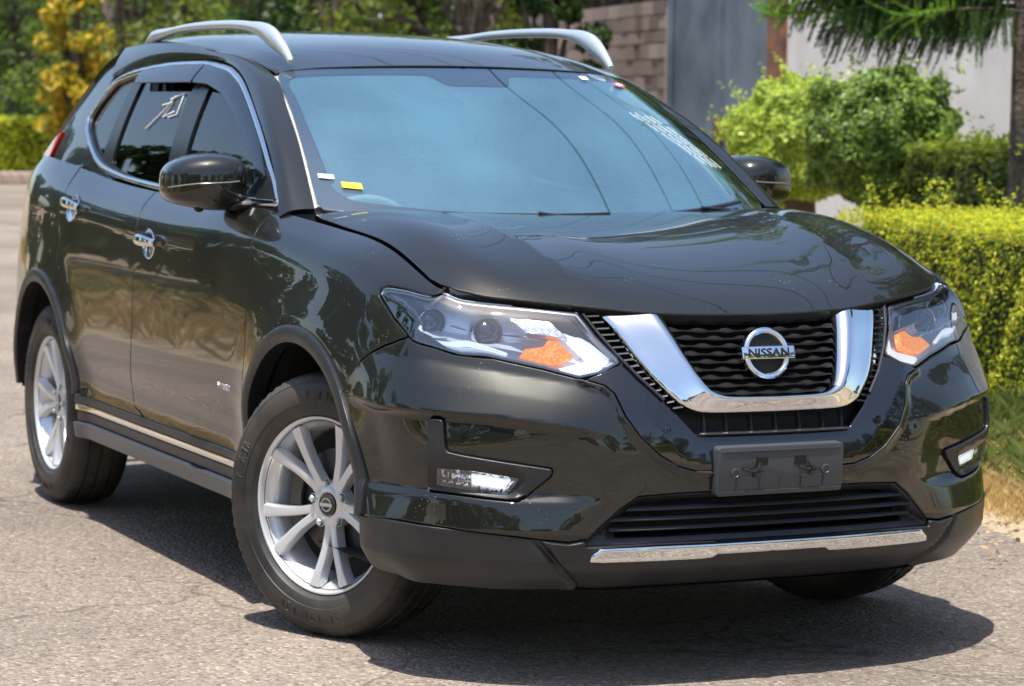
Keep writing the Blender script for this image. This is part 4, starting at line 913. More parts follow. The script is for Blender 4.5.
# ---------------------------------------------------------------- wheels (local z = outboard axis, z = 0 at the tyre centre plane)
def wheel(cx, s, steer, spin, TRK=.764):
    w = empty('wheel', parent=CAR)
    out = Vector((0, s, 0)); Mz = Matrix(((1, 0, 0), (0, 0, s), (0, 1 if s > 0 else 1, 0))).to_4x4()
    # columns: local x -> +x, local y -> +z, local z -> outboard y
    Mz = Matrix(((1, 0, 0, 0), (0, 0, s, 0), (0, 1, 0, 0), (0, 0, 0, 1)))
    MX = Matrix.Translation((cx, s*TRK, .362)) @ Matrix.Rotation(R(steer), 4, 'Z') @ Mz
    MX2 = MX @ Matrix.Rotation(R(spin), 4, 'Z')
    hw = .113
    prof = [(.205, -.080), (.222, -.092), (.232, -.100), (.255, -.111), (.290, -.116), (.318, -.112), (.338, -.103), (.350, -.094), (.357, -.084), (.3605, -.064),
            (.3612, -.052), (.354, -.050), (.354, -.041), (.3618, -.039), (.362, -.020), (.362, -.008), (.3545, -.006), (.3545, .006), (.362, .008), (.362, .020), (.3618, .039), (.354, .041), (.354, .050), (.3612, .052), (.3605, .064),
            (.357, .084), (.350, .094), (.338, .103), (.3345, .1055), (.333, .1045), (.318, .112), (.290, .116), (.272, .1145), (.2705, .1125), (.255, .111), (.240, .1065), (.2385, .104), (.232, .100), (.222, .092), (.205, .080)]
    prof = [(float(np.interp(r, [.20, .222, .232, .255, .290, .318, .338, .37], [.225, .243, .2505, .266, .294, .319, .338, .37])), h) for r, h in prof]
    seg = 192; V = []; F = []; m = len(prof)
    for k in range(seg):
        g = 2*math.pi*k/seg; ph = k % 3
        for i, (r, h) in enumerate(prof):
            if .3495 < r and abs(h) > .058 and ph == 0: r -= .0032
            if .357 < r and abs(h) < .04 and k % 4 == (0 if h > 0 else 2): r -= .0025
            if abs(r-.338) < .001 and ph == 0: r -= .002; h *= .985
            zc = r*math.sin(g)
            V.append(MX @ Vector((r*math.cos(g), r*math.sin(g), h)))
    for k in range(seg):
        k2 = (k+1) % seg
        F += [[k*m+i, k2*m+i, k2*m+i+1, k*m+i+1] for i in range(m-1)]
    for i, p in enumerate(V):            # flat spot on the road and a slight bulge above it
        if p.z < .004: V[i] = Vector((p.x, p.y, .004))
    mb = MB(); mb.add(V, F)
    # raised sidewall marks
    for a0, n_ in ((60, 9), (150, 5), (245, 10), (335, 6)):
        for q in range(n_):
            if q in (3, 7): continue
            g = R(a0+q*4.4); r0, r1 = .290, .314
            for (ga, ra, gb, rb) in ((0, r0, 0, r1), (0, r0, R(2.0), r0), (0, r1, R(2.0), r1)) if q % 2 else ((0, r0, R(1.0), r1), (R(1.0), r1, R(2.0), r0)):
                p0 = MX @ Vector((ra*math.cos(g+ga), ra*math.sin(g+ga), .1158)); p1 = MX @ Vector((rb*math.cos(g+gb), rb*math.sin(g+gb), .1158)); mb.tube([p0, p1], .0014, 4)
    ty = mb.build('tyre', M['rubber'], w, angle=32)
    # rim
    mb = MB()
    mb.lathe([(.216, -.085), (.208, -.06), (.204, .0), (.208, .040), (.219, .062), (.227, .070), (.2300, .078), (.2345, .0935), (.2375, .0965), (.2415, .0965), (.2430, .092), (.236, .085)], MX2, 96)
    RIM = mb.build('rim', M['rim'], w, angle=30)
    mb = MB(); th0 = 129-90
    for u_ in range(5):
        for sd in (-1, 1):
            V = []; n = 16
            for i in range(n):
                t = i/(n-1); r = .030+t*(.226-.030)
                a = R(72*u_+39)+sd*R(np.interp(t, [0, .2, .45, .75, 1], [14, 8.2, 9.6, 12.6, 14.6]))
                wd = np.interp(t, [0, .2, .45, .8, 1], [.030, .025, .0235, .028, .037])*.5
                z = np.interp(t, [0, .2, .5, .8, 1], [.062, .0655, .074, .084, .0885]); b = .006; dp = .030
                er = Vector((math.cos(a), math.sin(a), 0)); et = Vector((-math.sin(a), math.cos(a), 0))*1.0
                c = er*r
                skew = sd*.0022
                for (x, zz) in ((-wd*1.15, z-dp), (-wd, z-b), (-wd*.86, z-.0012), (0, z+.0012), (wd*.86, z-.0012), (wd, z-b), (wd*1.15, z-dp)): V.append(MX2 @ (c+et*x+Vector((0, 0, zz))))
            m7 = 7; F = [[i*m7+k, i*m7+k+1, (i+1)*m7+k+1, (i+1)*m7+k] for i in range(n-1) for k in range(m7-1)]+[[i*m7+6, i*m7, (i+1)*m7, (i+1)*m7+6] for i in range(n-1)]
            F += [list(range(7)), [(n-1)*7+k for k in range(7)][::-1]]
            mb.add(V, F)
    mb.lathe([(.066, .030), (.064, .052), (.060, .062), (.052, .0665), (.034, .068), (.032, .066), (.0315, .060), (0, .060)], MX2, 60)
    sp = mb.build('wheel_spokes', M['rim'], RIM, angle=28)
    for q in range(5):
        a = R(72*q+39+36); p = MX2 @ Matrix.Translation((.0572*math.cos(a), .0572*math.sin(a), 0))
        mb = MB(); mb.lathe([(.0135, .060), (.0135, .0672), (.0125, .0676), (.0120, .0672)], p, 24); mb.cm = 1; mb.lathe([(.0122, .0672), (.0122, .0655), (0, .0655)], p, 24); mb.cm = 0; mb.lathe([(.0088, .064), (.0088, .074), (.0065, .0775), (0, .078)], p, 6)
        mb.build('wheel_nut', [M['satin'], M['dark']], RIM, angle=20)
    cp = MB(); cp.lathe([(.0305, .060), (.0305, .0705), (.0285, .0725), (0, .0735)], MX2, 40); cap = cp.build('hub_cap', M['gloss'], RIM)
    cp = MB(); cp.lathe([(.0150, .0738), (.0155, .0752), (.0180, .0752), (.0188, .0738)], MX, 40); cp.prism([(-.0225, -.0045), (.0225, -.0045), (.0225, .0045), (-.0225, .0045)], MX, .0735, .0758); cp.build('hub_emblem', M['satin'], cap)
    b = MB(); b.lathe([(0, -.005), (.070, -.005), (.072, .022), (.090, .024), (.150, .024), (.151, .020), (.151, .008), (.150, .002), (.09, .002)], MX, 60); b.build('brake_disc', M['iron'], w)
    b = MB(); b.lathe([(.125, .035), (.125, .045), (.165, .045), (.166, .030), (.166, -.02), (.125, -.02)], MX, 16, R(150), R(215)); b.build('brake_caliper', M['iron'], w)
    b = MB(); b.lathe([(0, -.028), (.150, -.028), (.204, -.012)], MX, 40); b.lathe([(.22, -.085), (.22, -.10), (.10, -.11), (0, -.11)], MX, 30); b.build('spoke_shade_disc', M['dark'], w)  # black disc added as the shade behind the spokes, over the silver barrel
    return w
wheel(0, -1, 25, 93, .772); wheel(0, 1, 25, 20); wheel(-2.705, -1, 0, 70, .775); wheel(-2.705, 1, 0, 0, .775)
M['dash'] = noise_col(mat('dashboard_skin', (.05, .05, .05), .6), (.04, .04, .04), (.07, .07, .07), 40)
# ---------------------------------------------------------------- cabin interior
mb = MB()
pts = []
for y in np.linspace(-.70, .70, 25):
    hump = .035*math.exp(-((y+.37)/.16)**2); pts.append([(-.20, y, 1.085), (-.42, y, 1.10+hump*.3), (-.68, y, 1.085+hump), (-.78, y, 1.03+hump), (-.80, y, .70)])
V = [q for r_ in pts for q in r_]; mb.add(V, [[i*5+j, i*5+j+1, (i+1)*5+j+1, (i+1)*5+j] for i in range(24) for j in range(4)]); mb.build('dashboard', M['dash'], CAR)
sw = Matrix.Translation((-.95, -.37, .99)) @ Matrix.Rotation(R(-66), 4, 'Y')
mb = MB(); mb.lathe([(.185+.014*math.cos(a), .014*math.sin(a)) for a in np.linspace(0, 2*math.pi, 11)], sw, 48)
for a in (0, 130, 230):
    mb.tube([sw @ Vector((0, 0, -.02)), sw @ Vector((.18*math.cos(R(a)), .18*math.sin(R(a)), 0))], [(.022, .01), (.014, .008)], 8)
mb.lathe([(0, .01), (.05, .005), (.062, -.02), (0, -.03)], sw, 24); mb.build('steering_wheel', M['trim'], CAR)
def seat(x, y, w=.50):
    s_ = empty('seat', parent=CAR)
    mb = MB(); mb.box((x+.02, y, .66), (.52, w, .16), None, .05); mb.build('seat_cushion', M['seat'], s_)
    mb = MB(); mb.box((x-.30, y, .95), (.13, w*.94, .60), Matrix.Rotation(R(-14), 3, 'Y'), .055); mb.build('backrest', M['seat'], s_)
    for yy in ((y,) if w < .8 else (y-.38, y, y+.38)):
        mb = MB(); mb.box((x-.385, yy, 1.335), (.09, .25, .17), Matrix.Rotation(R(-10), 3, 'Y'), .04); mb.build('headrest', M['seat'], s_)
seat(-1.42, -.37); seat(-1.42, .37); seat(-2.25, 0, 1.25)
mb = MB(); mb.box((-1.75, 0, .50), (3.3, 1.55, .04)); mb.build('cabin_floor', M['seat'], CAR)
hl_ = []
V = []; F = []
for i, v in enumerate(np.linspace(.02, .78, 14)):
    for j, u in enumerate(np.linspace(-.56, .56, 9)): V.append(ROOF.at(u, v)+[0, 0, -.045])
F = [[i*9+j, (i+1)*9+j, (i+1)*9+j+1, i*9+j+1] for i in range(13) for j in range(8)]; link_mesh('headliner', V, F, M['trim'], CAR)
for s in (-1, 1):      # inner pillar covers
    mb = MB(); mb.tube([PIL(np.array([[t*tuP[4], .85]]))[0]*[1, s, 1]+[-.03, -.045*s, -.02] for t in (0, .3, .6, 1)], .030, 8); mb.build('pillar_trim', M['trim'], CAR)
# sensor pod and mirror behind the glass
a = WS.at(0, .97)
mb = MB(); p0 = WS.at(-.0, .80); mb.prism(rnd([(-.13, .0), (.10, .0), (.055, -.19), (.0, -.215), (-.06, -.19)], .015, 3), Matrix.Translation(Vector(WS.at(0, .955))+Vector((-.012, 0, -.018))) @ Matrix(((0, -.88, .47, 0), (1, 0, 0, 0), (0, .47, .88, 0), (0, 0, 0, 1))), -.03, 0, .004); mb.build('sensor_pod', M['dark'], CAR)
mb = MB(); mb.box((-.985, 0, 1.415), (.03, .24, .065), Matrix.Rotation(R(8), 3, 'Y'), .012); mb.tube([(-.985, 0, 1.44), (-.965, 0, 1.50)], .012, 8); mb.build('rear_view_mirror', M['dark'], CAR)
# sun visor, stickers
def sticker(name, m, u0, u1, v0, v1, parent=CAR, d=-.011, n=1):
    V = [wsp(a, b, d) for a, b in ((u0, v0), (u1, v0+n*.0), (u1, v1), (u0, v1))]; return link_mesh(name, V, [[0, 1, 2, 3]], m, parent, smooth=False)
sticker('paper_sticker', M['paperw'], -.955, -.885, .185, .210, d=.004)
sticker('yellow_sticker', M['papery'], -.862, -.782, .138, .172, d=.004)
sticker('small_sticker', M['paperw'], .60, .64, .925, .955, d=.004)
mb = MB(); c0 = np.array([.805, .895]); rr = [(c0[0]+.040*math.cos(t), c0[1]+.022*math.sin(t)) for t in np.linspace(0, 2*math.pi, 20)[:-1]]
link_mesh('round_sticker', [wsp(a, b, .004) for a, b in rr], [list(range(19))], M['paperr'], CAR, smooth=False)
link_mesh('sticker_centre', [wsp(c0[0]+(a-c0[0])*.62, c0[1]+(b-c0[1])*.5, .0046) for a, b in rr], [list(range(19))], M['paperw'], CAR, smooth=False)

# scrawls left by a white paint marker on the glass
mb = MB(); 
for row in range(4):
    q = .0; pts = []
    for k in range(46):
        u = .655+row*.034+k*.0036+.0012*math.sin(k*2.3+row); v = .66-row*.010-k*.0085+.010*math.sin(k*1.9+row*2)*(.5+.5*math.sin(k*.6+row)); pts.append(wsp(u, v, .002))
        if k % 9 == 8 or k == 45:
            if len(pts) > 2: mb.tube(pts, .0007, 4)
            pts = []
mb.build('marker_scrawl', M['marker'], ws_)
mb = MB(); gpt = lambda u, v: tuple(G(np.array([[u, v]]))[0]*[1, -1, 1]+np.array([0, .010, 0]))
for ln in (((1.98, 1.36), (1.86, 1.42), (1.80, 1.47)), ((1.90, 1.44), (1.80, 1.45), (1.84, 1.40), (1.74, 1.42)), ((1.84, 1.46), (1.72, 1.48), (1.70, 1.41), (1.78, 1.40))): mb.tube([gpt(a, b) for a, b in ln], .0024, 5)
mb.build('window_scrawl', M['marker'], CAR)
# ---------------------------------------------------------------- the place
def fast_mesh(name, V, nper, mats, parent=None, smooth=False):     # V: (n*nper, 3), faces of nper consecutive vertices
    n = len(V)//nper; me = bpy.data.meshes.new(name); me.vertices.add(len(V)); me.vertices.foreach_set('co', np.asarray(V, np.float32).ravel())
    me.loops.add(len(V)); me.loops.foreach_set('vertex_index', np.arange(len(V), dtype=np.int32)); me.polygons.add(n)
    me.polygons.foreach_set('loop_start', np.arange(n, dtype=np.int32)*nper); me.polygons.foreach_set('loop_total', np.full(n, nper, np.int32))
    me.materials.append(mats); me.polygons.foreach_set('use_smooth', [smooth]*n); me.update(calc_edges=True); me.validate()
    o = bpy.data.objects.new(name, me); COL.objects.link(o)
    if parent: o.parent = parent
    return o
def leaves(P, Nrm, size, asp=.5, jit=.9, rg=rng, droop=0):      # one pointed quad for each point
    n = len(P); N = Nrm+rg.normal(0, jit, (n, 3)); N /= np.linalg.norm(N, axis=1)[:, None]
    A = rg.normal(0, 1, (n, 3)); A[:, 2] -= droop; T = A-N*(A*N).sum(1)[:, None]; T /= np.linalg.norm(T, axis=1)[:, None]; B = np.cross(N, T)
    L = size*rg.uniform(.6, 1.25, n)[:, None]; w = L*asp
    return np.stack([P-T*L*.5, P+B*w*.5+T*L*.05, P+T*L*.55-N*L*.08, P-B*w*.5+T*L*.05], 1).reshape(-1, 3)
def leaf_mat(name, c1, c2, trans=.45, rough=.45, c3=None):
    m = bpy.data.materials.new(name); m.use_nodes = True; n = m.node_tree.nodes; l = m.node_tree.links; b = n['Principled BSDF']; o = n['Material Output']
    g = n.new('ShaderNodeNewGeometry'); r = n.new('ShaderNodeValToRGB'); r.color_ramp.elements[0].color = (*c1, 1); r.color_ramp.elements[1].color = (*c2, 1)
    if c3: e = r.color_ramp.elements.new(.93); e.color = (*c3, 1); r.color_ramp.elements[1 if r.color_ramp.elements[1].position > .95 else 2].position = 1
    l.new(g.outputs['Random Per Island'], r.inputs[0]); l.new(r.outputs[0], b.inputs['Base Color']); b.inputs['Roughness'].default_value = rough; b.inputs['Specular IOR Level'].default_value = .35
    t = n.new('ShaderNodeBsdfTranslucent'); hs = n.new('ShaderNodeHueSaturation'); hs.inputs['Value'].default_value = 1.5; hs.inputs['Hue'].default_value = .485; l.new(r.outputs[0], hs.inputs['Color']); l.new(hs.outputs[0], t.inputs[0])
    x = n.new('ShaderNodeMixShader'); x.inputs[0].default_value = trans; l.new(b.outputs[0], x.inputs[1]); l.new(t.outputs[0], x.inputs[2]); l.new(x.outputs[0], o.inputs[0]); return m
ye = lambda x: 1.85-.174*x             # far edge of the asphalt
yn = lambda x: -4.3-.174*x             # near edge of the asphalt (beside the camera)
D_ = np.array([-1, .174, 0]); D_ /= np.linalg.norm(D_); Nn = np.array([.174, 1, 0])/math.hypot(.174, 1)      # along the road, away from it
def al(t, off, z=0): return np.array([0, 1.85, 0])+D_*t+Nn*off+[0, 0, z]      # t metres down the road, off metres beyond the edge
# ground sheets
def asphalt():
    m = mat('worn_asphalt', (.3, .27, .24), .85); n, l, b = nodes(m); tc = n.new('ShaderNodeTexCoord')
    def N(s, d=4): t = n.new('ShaderNodeTexNoise'); t.inputs['Scale'].default_value = s; t.inputs['Detail'].default_value = d; l.new(tc.outputs['Object'], t.inputs['Vector']); return t
    big = N(.55, 5); vo = n.new('ShaderNodeTexVoronoi'); vo.inputs['Scale'].default_value = 95; l.new(tc.outputs['Object'], vo.inputs['Vector'])
    vo2 = n.new('ShaderNodeTexVoronoi'); vo2.inputs['Scale'].default_value = 36; l.new(tc.outputs['Object'], vo2.inputs['Vector'])
    r = n.new('ShaderNodeValToRGB'); e = r.color_ramp.elements; e[0].color = (.085, .070, .058, 1); e[1].color = (.44, .37, .30, 1); e[0].position = .02; e[1].position = .95
    q = e.new(.35); q.color = (.205, .170, .140, 1); q = e.new(.75); q.color = (.262, .216, .176, 1)
    l.new(vo.outputs['Color'], r.inputs[0])
    r2 = n.new('ShaderNodeValToRGB'); r2.color_ramp.elements[0].color = (.74, .73, .72, 1); r2.color_ramp.elements[1].color = (1.12, 1.1, 1.08, 1); r2.color_ramp.elements[0].position = .35; r2.color_ramp.elements[1].position = .65; l.new(big.outputs[0], r2.inputs[0])
    mx = n.new('ShaderNodeMix'); mx.data_type = 'RGBA'; mx.blend_type = 'MULTIPLY'; mx.inputs['Factor'].default_value = 1; l.new(r.outputs[0], mx.inputs['A']); l.new(r2.outputs[0], mx.inputs['B'])
    r3 = n.new('ShaderNodeValToRGB'); r3.color_ramp.elements[0].color = (.72, .70, .68, 1); r3.color_ramp.elements[1].color = (1.08, 1.08, 1.08, 1); r3.color_ramp.elements[0].position = .0; r3.color_ramp.elements[1].position = .35; l.new(vo2.outputs['Distance'], r3.inputs[0])
    mx2 = n.new('ShaderNodeMix'); mx2.data_type = 'RGBA'; mx2.blend_type = 'MULTIPLY'; mx2.inputs['Factor'].default_value = .8; l.new(mx.outputs['Result'], mx2.inputs['A']); l.new(r3.outputs[0], mx2.inputs['B']); l.new(mx2.outputs['Result'], b.inputs['Base Color'])
    # fine cracks and darker oily patches
    ds = N(1.7, 3); ad = n.new('ShaderNodeVectorMath'); ad.operation = 'ADD'; sc2_ = n.new('ShaderNodeVectorMath'); sc2_.operation = 'SCALE'; sc2_.inputs['Scale'].default_value = .55; l.new(ds.outputs['Color'], sc2_.inputs[0]); l.new(tc.outputs['Object'], ad.inputs[0]); l.new(sc2_.outputs[0], ad.inputs[1])
    ve = n.new('ShaderNodeTexVoronoi'); ve.feature = 'DISTANCE_TO_EDGE'; ve.inputs['Scale'].default_value = .62; l.new(ad.outputs[0], ve.inputs['Vector'])
    cr_ = n.new('ShaderNodeMapRange'); cr_.inputs['From Min'].default_value = .001; cr_.inputs['From Max'].default_value = .006; cr_.inputs['To Min'].default_value = .55; cr_.inputs['To Max'].default_value = 1; l.new(ve.outputs['Distance'], cr_.inputs['Value'])
    st_ = N(.9, 6); sr = n.new('ShaderNodeMapRange'); sr.inputs['From Min'].default_value = .60; sr.inputs['From Max'].default_value = .70; sr.inputs['To Min'].default_value = 1; sr.inputs['To Max'].default_value = .80; l.new(st_.outputs['Fac'], sr.inputs['Value'])
    m1 = n.new('ShaderNodeMath'); m1.operation = 'MULTIPLY'; l.new(cr_.outputs[0], m1.inputs[0]); l.new(sr.outputs[0], m1.inputs[1])
    mx3 = n.new('ShaderNodeMix'); mx3.data_type = 'RGBA'; mx3.blend_type = 'MULTIPLY'; mx3.inputs['Factor'].default_value = 1; l.new(mx2.outputs['Result'], mx3.inputs['A']); l.new(m1.outputs[0], mx3.inputs['B']); l.new(mx3.outputs['Result'], b.inputs['Base Color'])
    bp = n.new('ShaderNodeBump'); bp.inputs['Distance'].default_value = .006; bp.inputs['Strength'].default_value = 1; l.new(vo.outputs['Distance'], bp.inputs['Height']); bp.invert = True
    bp2 = n.new('ShaderNodeBump'); bp2.inputs['Distance'].default_value = .008; t = N(38, 5); l.new(t.outputs[0], bp2.inputs['Height']); l.new(bp.outputs[0], bp2.inputs['Normal']); l.new(bp2.outputs[0], b.inputs['Normal'])
    return m
M['asphalt'] = asphalt()
M['soil'] = noise_col(mat('dry_soil', (.3, .24, .16), .95), (.20, .15, .10), (.42, .34, .22), 3, detail=8, bumpd=.02, bscale=25)
M['lawn'] = noise_col(mat('far_lawn', (.1, .15, .04), .95), (.05, .10, .02), (.14, .20, .05), 2, bumpd=.02)
gr = link_mesh('ground', [(-400, -400, -.02), (400, -400, -.02), (400, 400, -.02), (-400, 400, -.02)], [(0, 1, 2, 3)], M['soil']); tag(gr, kind='structure')
xs = np.linspace(60, -160, 500); jit = np.convolve(rng.normal(0, .05, 508), np.ones(9)/9, 'valid')*1.6+rng.normal(0, .012, 500); jit2 = np.convolve(rng.normal(0, .05, 508), np.ones(9)/9, 'valid')*1.6
V = []; 
xx = np.concatenate([np.linspace(60, 3, 60), np.linspace(3, -8, 320), np.linspace(-8, -160, 120)])
for i, x in enumerate(xx): V += [(x, ye(x)+jit[i], 0), (x, yn(x)+jit2[i], 0)]
rd = link_mesh('road', V, [[2*i, 2*i+1, 2*i+3, 2*i+2] for i in range(len(xx)-1)], M['asphalt'], smooth=False); tag(rd, kind='structure')
for (nm, f, sgn) in (('verge', ye, 1), ('near_verge', yn, -1)):
    V = []; F = []; nx, ny = 160, 14
    for i, x in enumerate(np.linspace(40, -60, nx)):
        for j, q in enumerate(np.linspace(-.06, 7, ny)): V.append((x, f(x)+sgn*q, -.012+.05*min(1, max(0, q)/.5)+(.02*math.sin(x*3.1+q*2) if q > .2 else 0)))
    F = [[i*ny+j, (i+1)*ny+j, (i+1)*ny+j+1, i*ny+j+1] for i in range(nx-1) for j in range(ny-1)]; o = link_mesh(nm if sgn > 0 else 'verge', V, F, M['soil']); tag(o, kind='structure')
# grass on the verges
def grass(n, t0, t1, o0, o1, near=False, h=(.05, .16), mt=None, label='dry and green grass tufts on the verge', dens_=None):
    k = int(n/14); t = rng.uniform(t0, t1, k); o = o0+(o1-o0)*rng.uniform(0, 1, k)**.8
    base = np.array([0, 1.85, 0])+D_*t[:, None]+Nn*o[:, None] if not near else np.array([0, -4.3, 0])+D_*t[:, None]-Nn*o[:, None]
    base = np.repeat(base, 14, 0)+np.concatenate([rng.normal(0, .035, (k*14, 2)), np.zeros((k*14, 1))], 1); base[:, 2] = .02
    H = rng.uniform(*h, k*14)*np.repeat(rng.uniform(.4, 1.2, k), 14); a = rng.uniform(0, 2*math.pi, k*14); L = np.stack([np.cos(a), np.sin(a), 0*a], 1); W_ = np.stack([-np.sin(a), np.cos(a), 0*a], 1)*.0022
    tip = base+L*(H*rng.uniform(.2, 1.1, k*14))[:, None]+[0, 0, 1]*H[:, None]; mid = base+L*(H*.25)[:, None]+np.array([0, 0, .55])*H[:, None]
    V = np.stack([base-W_, base+W_, mid+W_*.8, tip, mid-W_*.8], 1).reshape(-1, 3)
    g = fast_mesh('grass', V, 5, mt); tag(g, label, 'grass', kind='stuff'); return g
M['dry'] = leaf_mat('straw_grass', (.52, .39, .15), (.72, .58, .28), .3, .7); M['green'] = leaf_mat('green_grass', (.06, .12, .02), (.38, .42, .13), .5, .5)
grass(42000, 0.0, 6.5, .04, 1.1, h=(.02, .09), mt=M['dry'], label='dry straw grass along the broken asphalt edge')
grass(42000, -.5, 7, .35, 1.9, h=(.04, .15), mt=M['green'], label='green grass blades in front of the hedge')
grass(26000, -14, 30, .1, 3.5, near=True, h=(.08, .25), mt=M['dry'], label='dry grass on the near side of the road')
grass(14000, -14, 30, .8, 4, near=True, h=(.1, .3), mt=M['green'], label='green grass on the near side of the road')
# litter of dry leaves on the edge
k = 900; t = rng.uniform(-.5, 6.5, k); o = rng.normal(.12, .22, k); P = np.array([0, 1.85, .03])+D_*t[:, None]+Nn*o[:, None]
M['litter'] = leaf_mat('dry_leaf_litter', (.20, .12, .06), (.50, .36, .20), .1, .8)
tag(fast_mesh('leaf_litter', leaves(P, np.array([[0, 0, 1.]]*k), .03, .5, .35), 4, M['litter']), 'dry fallen leaves and twigs on the asphalt edge', 'leaves', kind='stuff')
# hedges
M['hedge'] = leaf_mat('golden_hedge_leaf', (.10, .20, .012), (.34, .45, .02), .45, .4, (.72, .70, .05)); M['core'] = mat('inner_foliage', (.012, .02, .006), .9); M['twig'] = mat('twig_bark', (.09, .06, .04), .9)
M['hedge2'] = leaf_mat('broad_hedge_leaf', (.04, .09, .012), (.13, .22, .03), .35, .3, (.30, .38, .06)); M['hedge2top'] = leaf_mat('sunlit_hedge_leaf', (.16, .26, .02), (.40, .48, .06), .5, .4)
def hedge(name, label, t0, t1, o0, o1, h, n, size, mt, topm=None, rag=.03, shoots=0, group=None, cat='hedge', z0=.06):
    root = empty(name, tuple(al((t0+t1)/2, (o0+o1)/2))); tag(root, label, cat, group)
    off = np.array(root.location)
    L, Wd = t1-t0, o1-o0; areas = np.array([L*h, L*Wd, Wd*h, Wd*h, L*h]); pr = areas*[1, 1, .7, .7, .4]; pr /= pr.sum(); side = rng.choice(5, n, p=pr)
    a, b = rng.uniform(0, 1, n), rng.uniform(0, 1, n); T = t0+a*L; Of = o0+b*Wd; Z = z0+b*(h-z0); Nr = np.zeros((n, 3))
    wob = lambda x, y: .5*np.sin(x*7.3+y*3)+.5*np.sin(x*15.1+y*11+1)
    f = side == 0; Of[f] = o0+rag*wob(T[f], Z[f]); Nr[f] = -Nn
    f = side == 4; Of[f] = o1; Nr[f] = Nn
    f = side == 1; Z[f] = h+rag*wob(T[f], Of[f]*2); Nr[f] = (0, 0, 1)
    f = side == 2; T[f] = t0; Of[f] = o0+a[f]*Wd; Nr[f] = -D_
    f = side == 3; T[f] = t1; Of[f] = o0+a[f]*Wd; Nr[f] = D_
    # rounded upper edge
    depth = rng.exponential(.035, n)
    P = np.array([0, 1.85, 0])+D_*T[:, None]+Nn*Of[:, None]+np.array([0, 0, 1])*Z[:, None]; P -= Nr*depth[:, None]; P += rng.normal(0, .012, (n, 3))
    if shoots:
        for q in range(shoots):
            c = al(rng.uniform(t0, t1), rng.uniform(o0, o1), h); hh = rng.uniform(.06, .20); m_ = 26; tt = rng.uniform(0, 1, m_)[:, None]; d = np.array([rng.normal(0, .3), rng.normal(0, .3), 1])
            P = np.concatenate([P, c+d*hh*tt+rng.normal(0, .014, (m_, 3))]); Nr = np.concatenate([Nr, np.tile([[0, -.3, .8]], (m_, 1))])
    N2 = Nr+np.array([0, 0, .5])
    o = fast_mesh('foliage', leaves(P-off, N2, size, .55, .55), 4, mt, root)
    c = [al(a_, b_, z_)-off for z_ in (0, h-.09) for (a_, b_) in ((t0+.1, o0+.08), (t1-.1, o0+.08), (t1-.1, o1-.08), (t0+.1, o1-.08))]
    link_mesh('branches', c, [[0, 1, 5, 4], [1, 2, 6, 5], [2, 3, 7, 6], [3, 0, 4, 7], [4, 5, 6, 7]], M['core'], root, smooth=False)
    return root
hedge('hedge', 'golden green clipped hedge behind the car on the dry grass verge', -1.0, 6.4, 1.55, 2.5, .92, 80000, .026, M['hedge'], shoots=80, rag=.035)
hedge('hedge', 'taller broad leaved hedge with painted sunlit top standing behind the golden hedge', 5.3, 9.2, 2.95, 3.8, 1.24, 17000, .055, M['hedge2'], shoots=0, rag=.05)
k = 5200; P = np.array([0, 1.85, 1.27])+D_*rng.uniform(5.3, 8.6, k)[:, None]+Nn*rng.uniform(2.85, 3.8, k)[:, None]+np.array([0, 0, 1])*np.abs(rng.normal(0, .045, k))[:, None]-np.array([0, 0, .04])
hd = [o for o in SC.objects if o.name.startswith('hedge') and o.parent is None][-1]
fast_mesh('painted_sunlit_top', leaves(P-np.array(hd.location), np.tile([[0, -.3, 1.]], (k, 1)), .045, .5, .6), 4, M['hedge2top'], hd)  # sunlight on the hedge top, put into a lighter leaf colour
# ball-shaped shrub on a dark stem
def shrub(name, label, c, r, n, size, mt, stem=True, cat='shrub', group=None, lum=None, trunk_r=.13):
    root = empty(name, (c[0], c[1], 0)); tag(root, label, cat, group); off = np.array([c[0], c[1], 0])
    d = rng.normal(0, 1, (n, 3)); d /= np.linalg.norm(d, axis=1)[:, None]; k = 46; cc = rng.normal(0, 1, (k, 3)); cc /= np.linalg.norm(cc, axis=1)[:, None]
    lump = .86+.26*np.max(np.exp(-((d[:, None]-cc[None])**2).sum(2)/.035)*rng.uniform(.1, 1, k), axis=1); lump += .05*np.sin(d[:, 0]*9+1)*np.sin(d[:, 2]*8)
    rad = lump*(1-np.clip(rng.exponential(.07, n), 0, .5)); P = np.array(c)+d*rad[:, None]*np.array(r); N = d+np.array([0, 0, .35])
    for q in range(70):       # sprigs that break the outline
        dd = rng.normal(0, 1, 3); dd[2] = abs(dd[2])*.8; dd /= np.linalg.norm(dd); m_ = 14; tt = rng.uniform(.9, 1.0+rng.uniform(.12, .42), m_)[:, None]; P = np.concatenate([P, np.array(c)+dd*tt*np.array(r)+rng.normal(0, .022, (m_, 3))]); N = np.concatenate([N, np.tile(dd+[0, 0, .4], (m_, 1))])
    fast_mesh('foliage', leaves(P-off, N, size, .5, .6, droop=.6), 4, mt, root)
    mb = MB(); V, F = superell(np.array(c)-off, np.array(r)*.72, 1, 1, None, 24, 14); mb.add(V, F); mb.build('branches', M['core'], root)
    if stem: mb = MB(); mb.tube([(0, 0, 0), (.02, .01, c[2]*.5), (0, 0, c[2])], [trunk_r*1.1, trunk_r*.9, trunk_r*.8], 10); mb.build('trunk', M['twig'], root)
    return root
M['ficusd'] = leaf_mat('shaded_shrub_leaf', (.025, .06, .012), (.10, .20, .025), .35, .35, (.30, .44, .08)); M['ficus'] = leaf_mat('lit_shrub_leaf', (.14, .22, .02), (.42, .54, .07), .45, .35, (.60, .72, .14))  # one bush: its bright left and shaded right put into two leaf colours
sc_ = al(9.3, 3.0, 1.29)
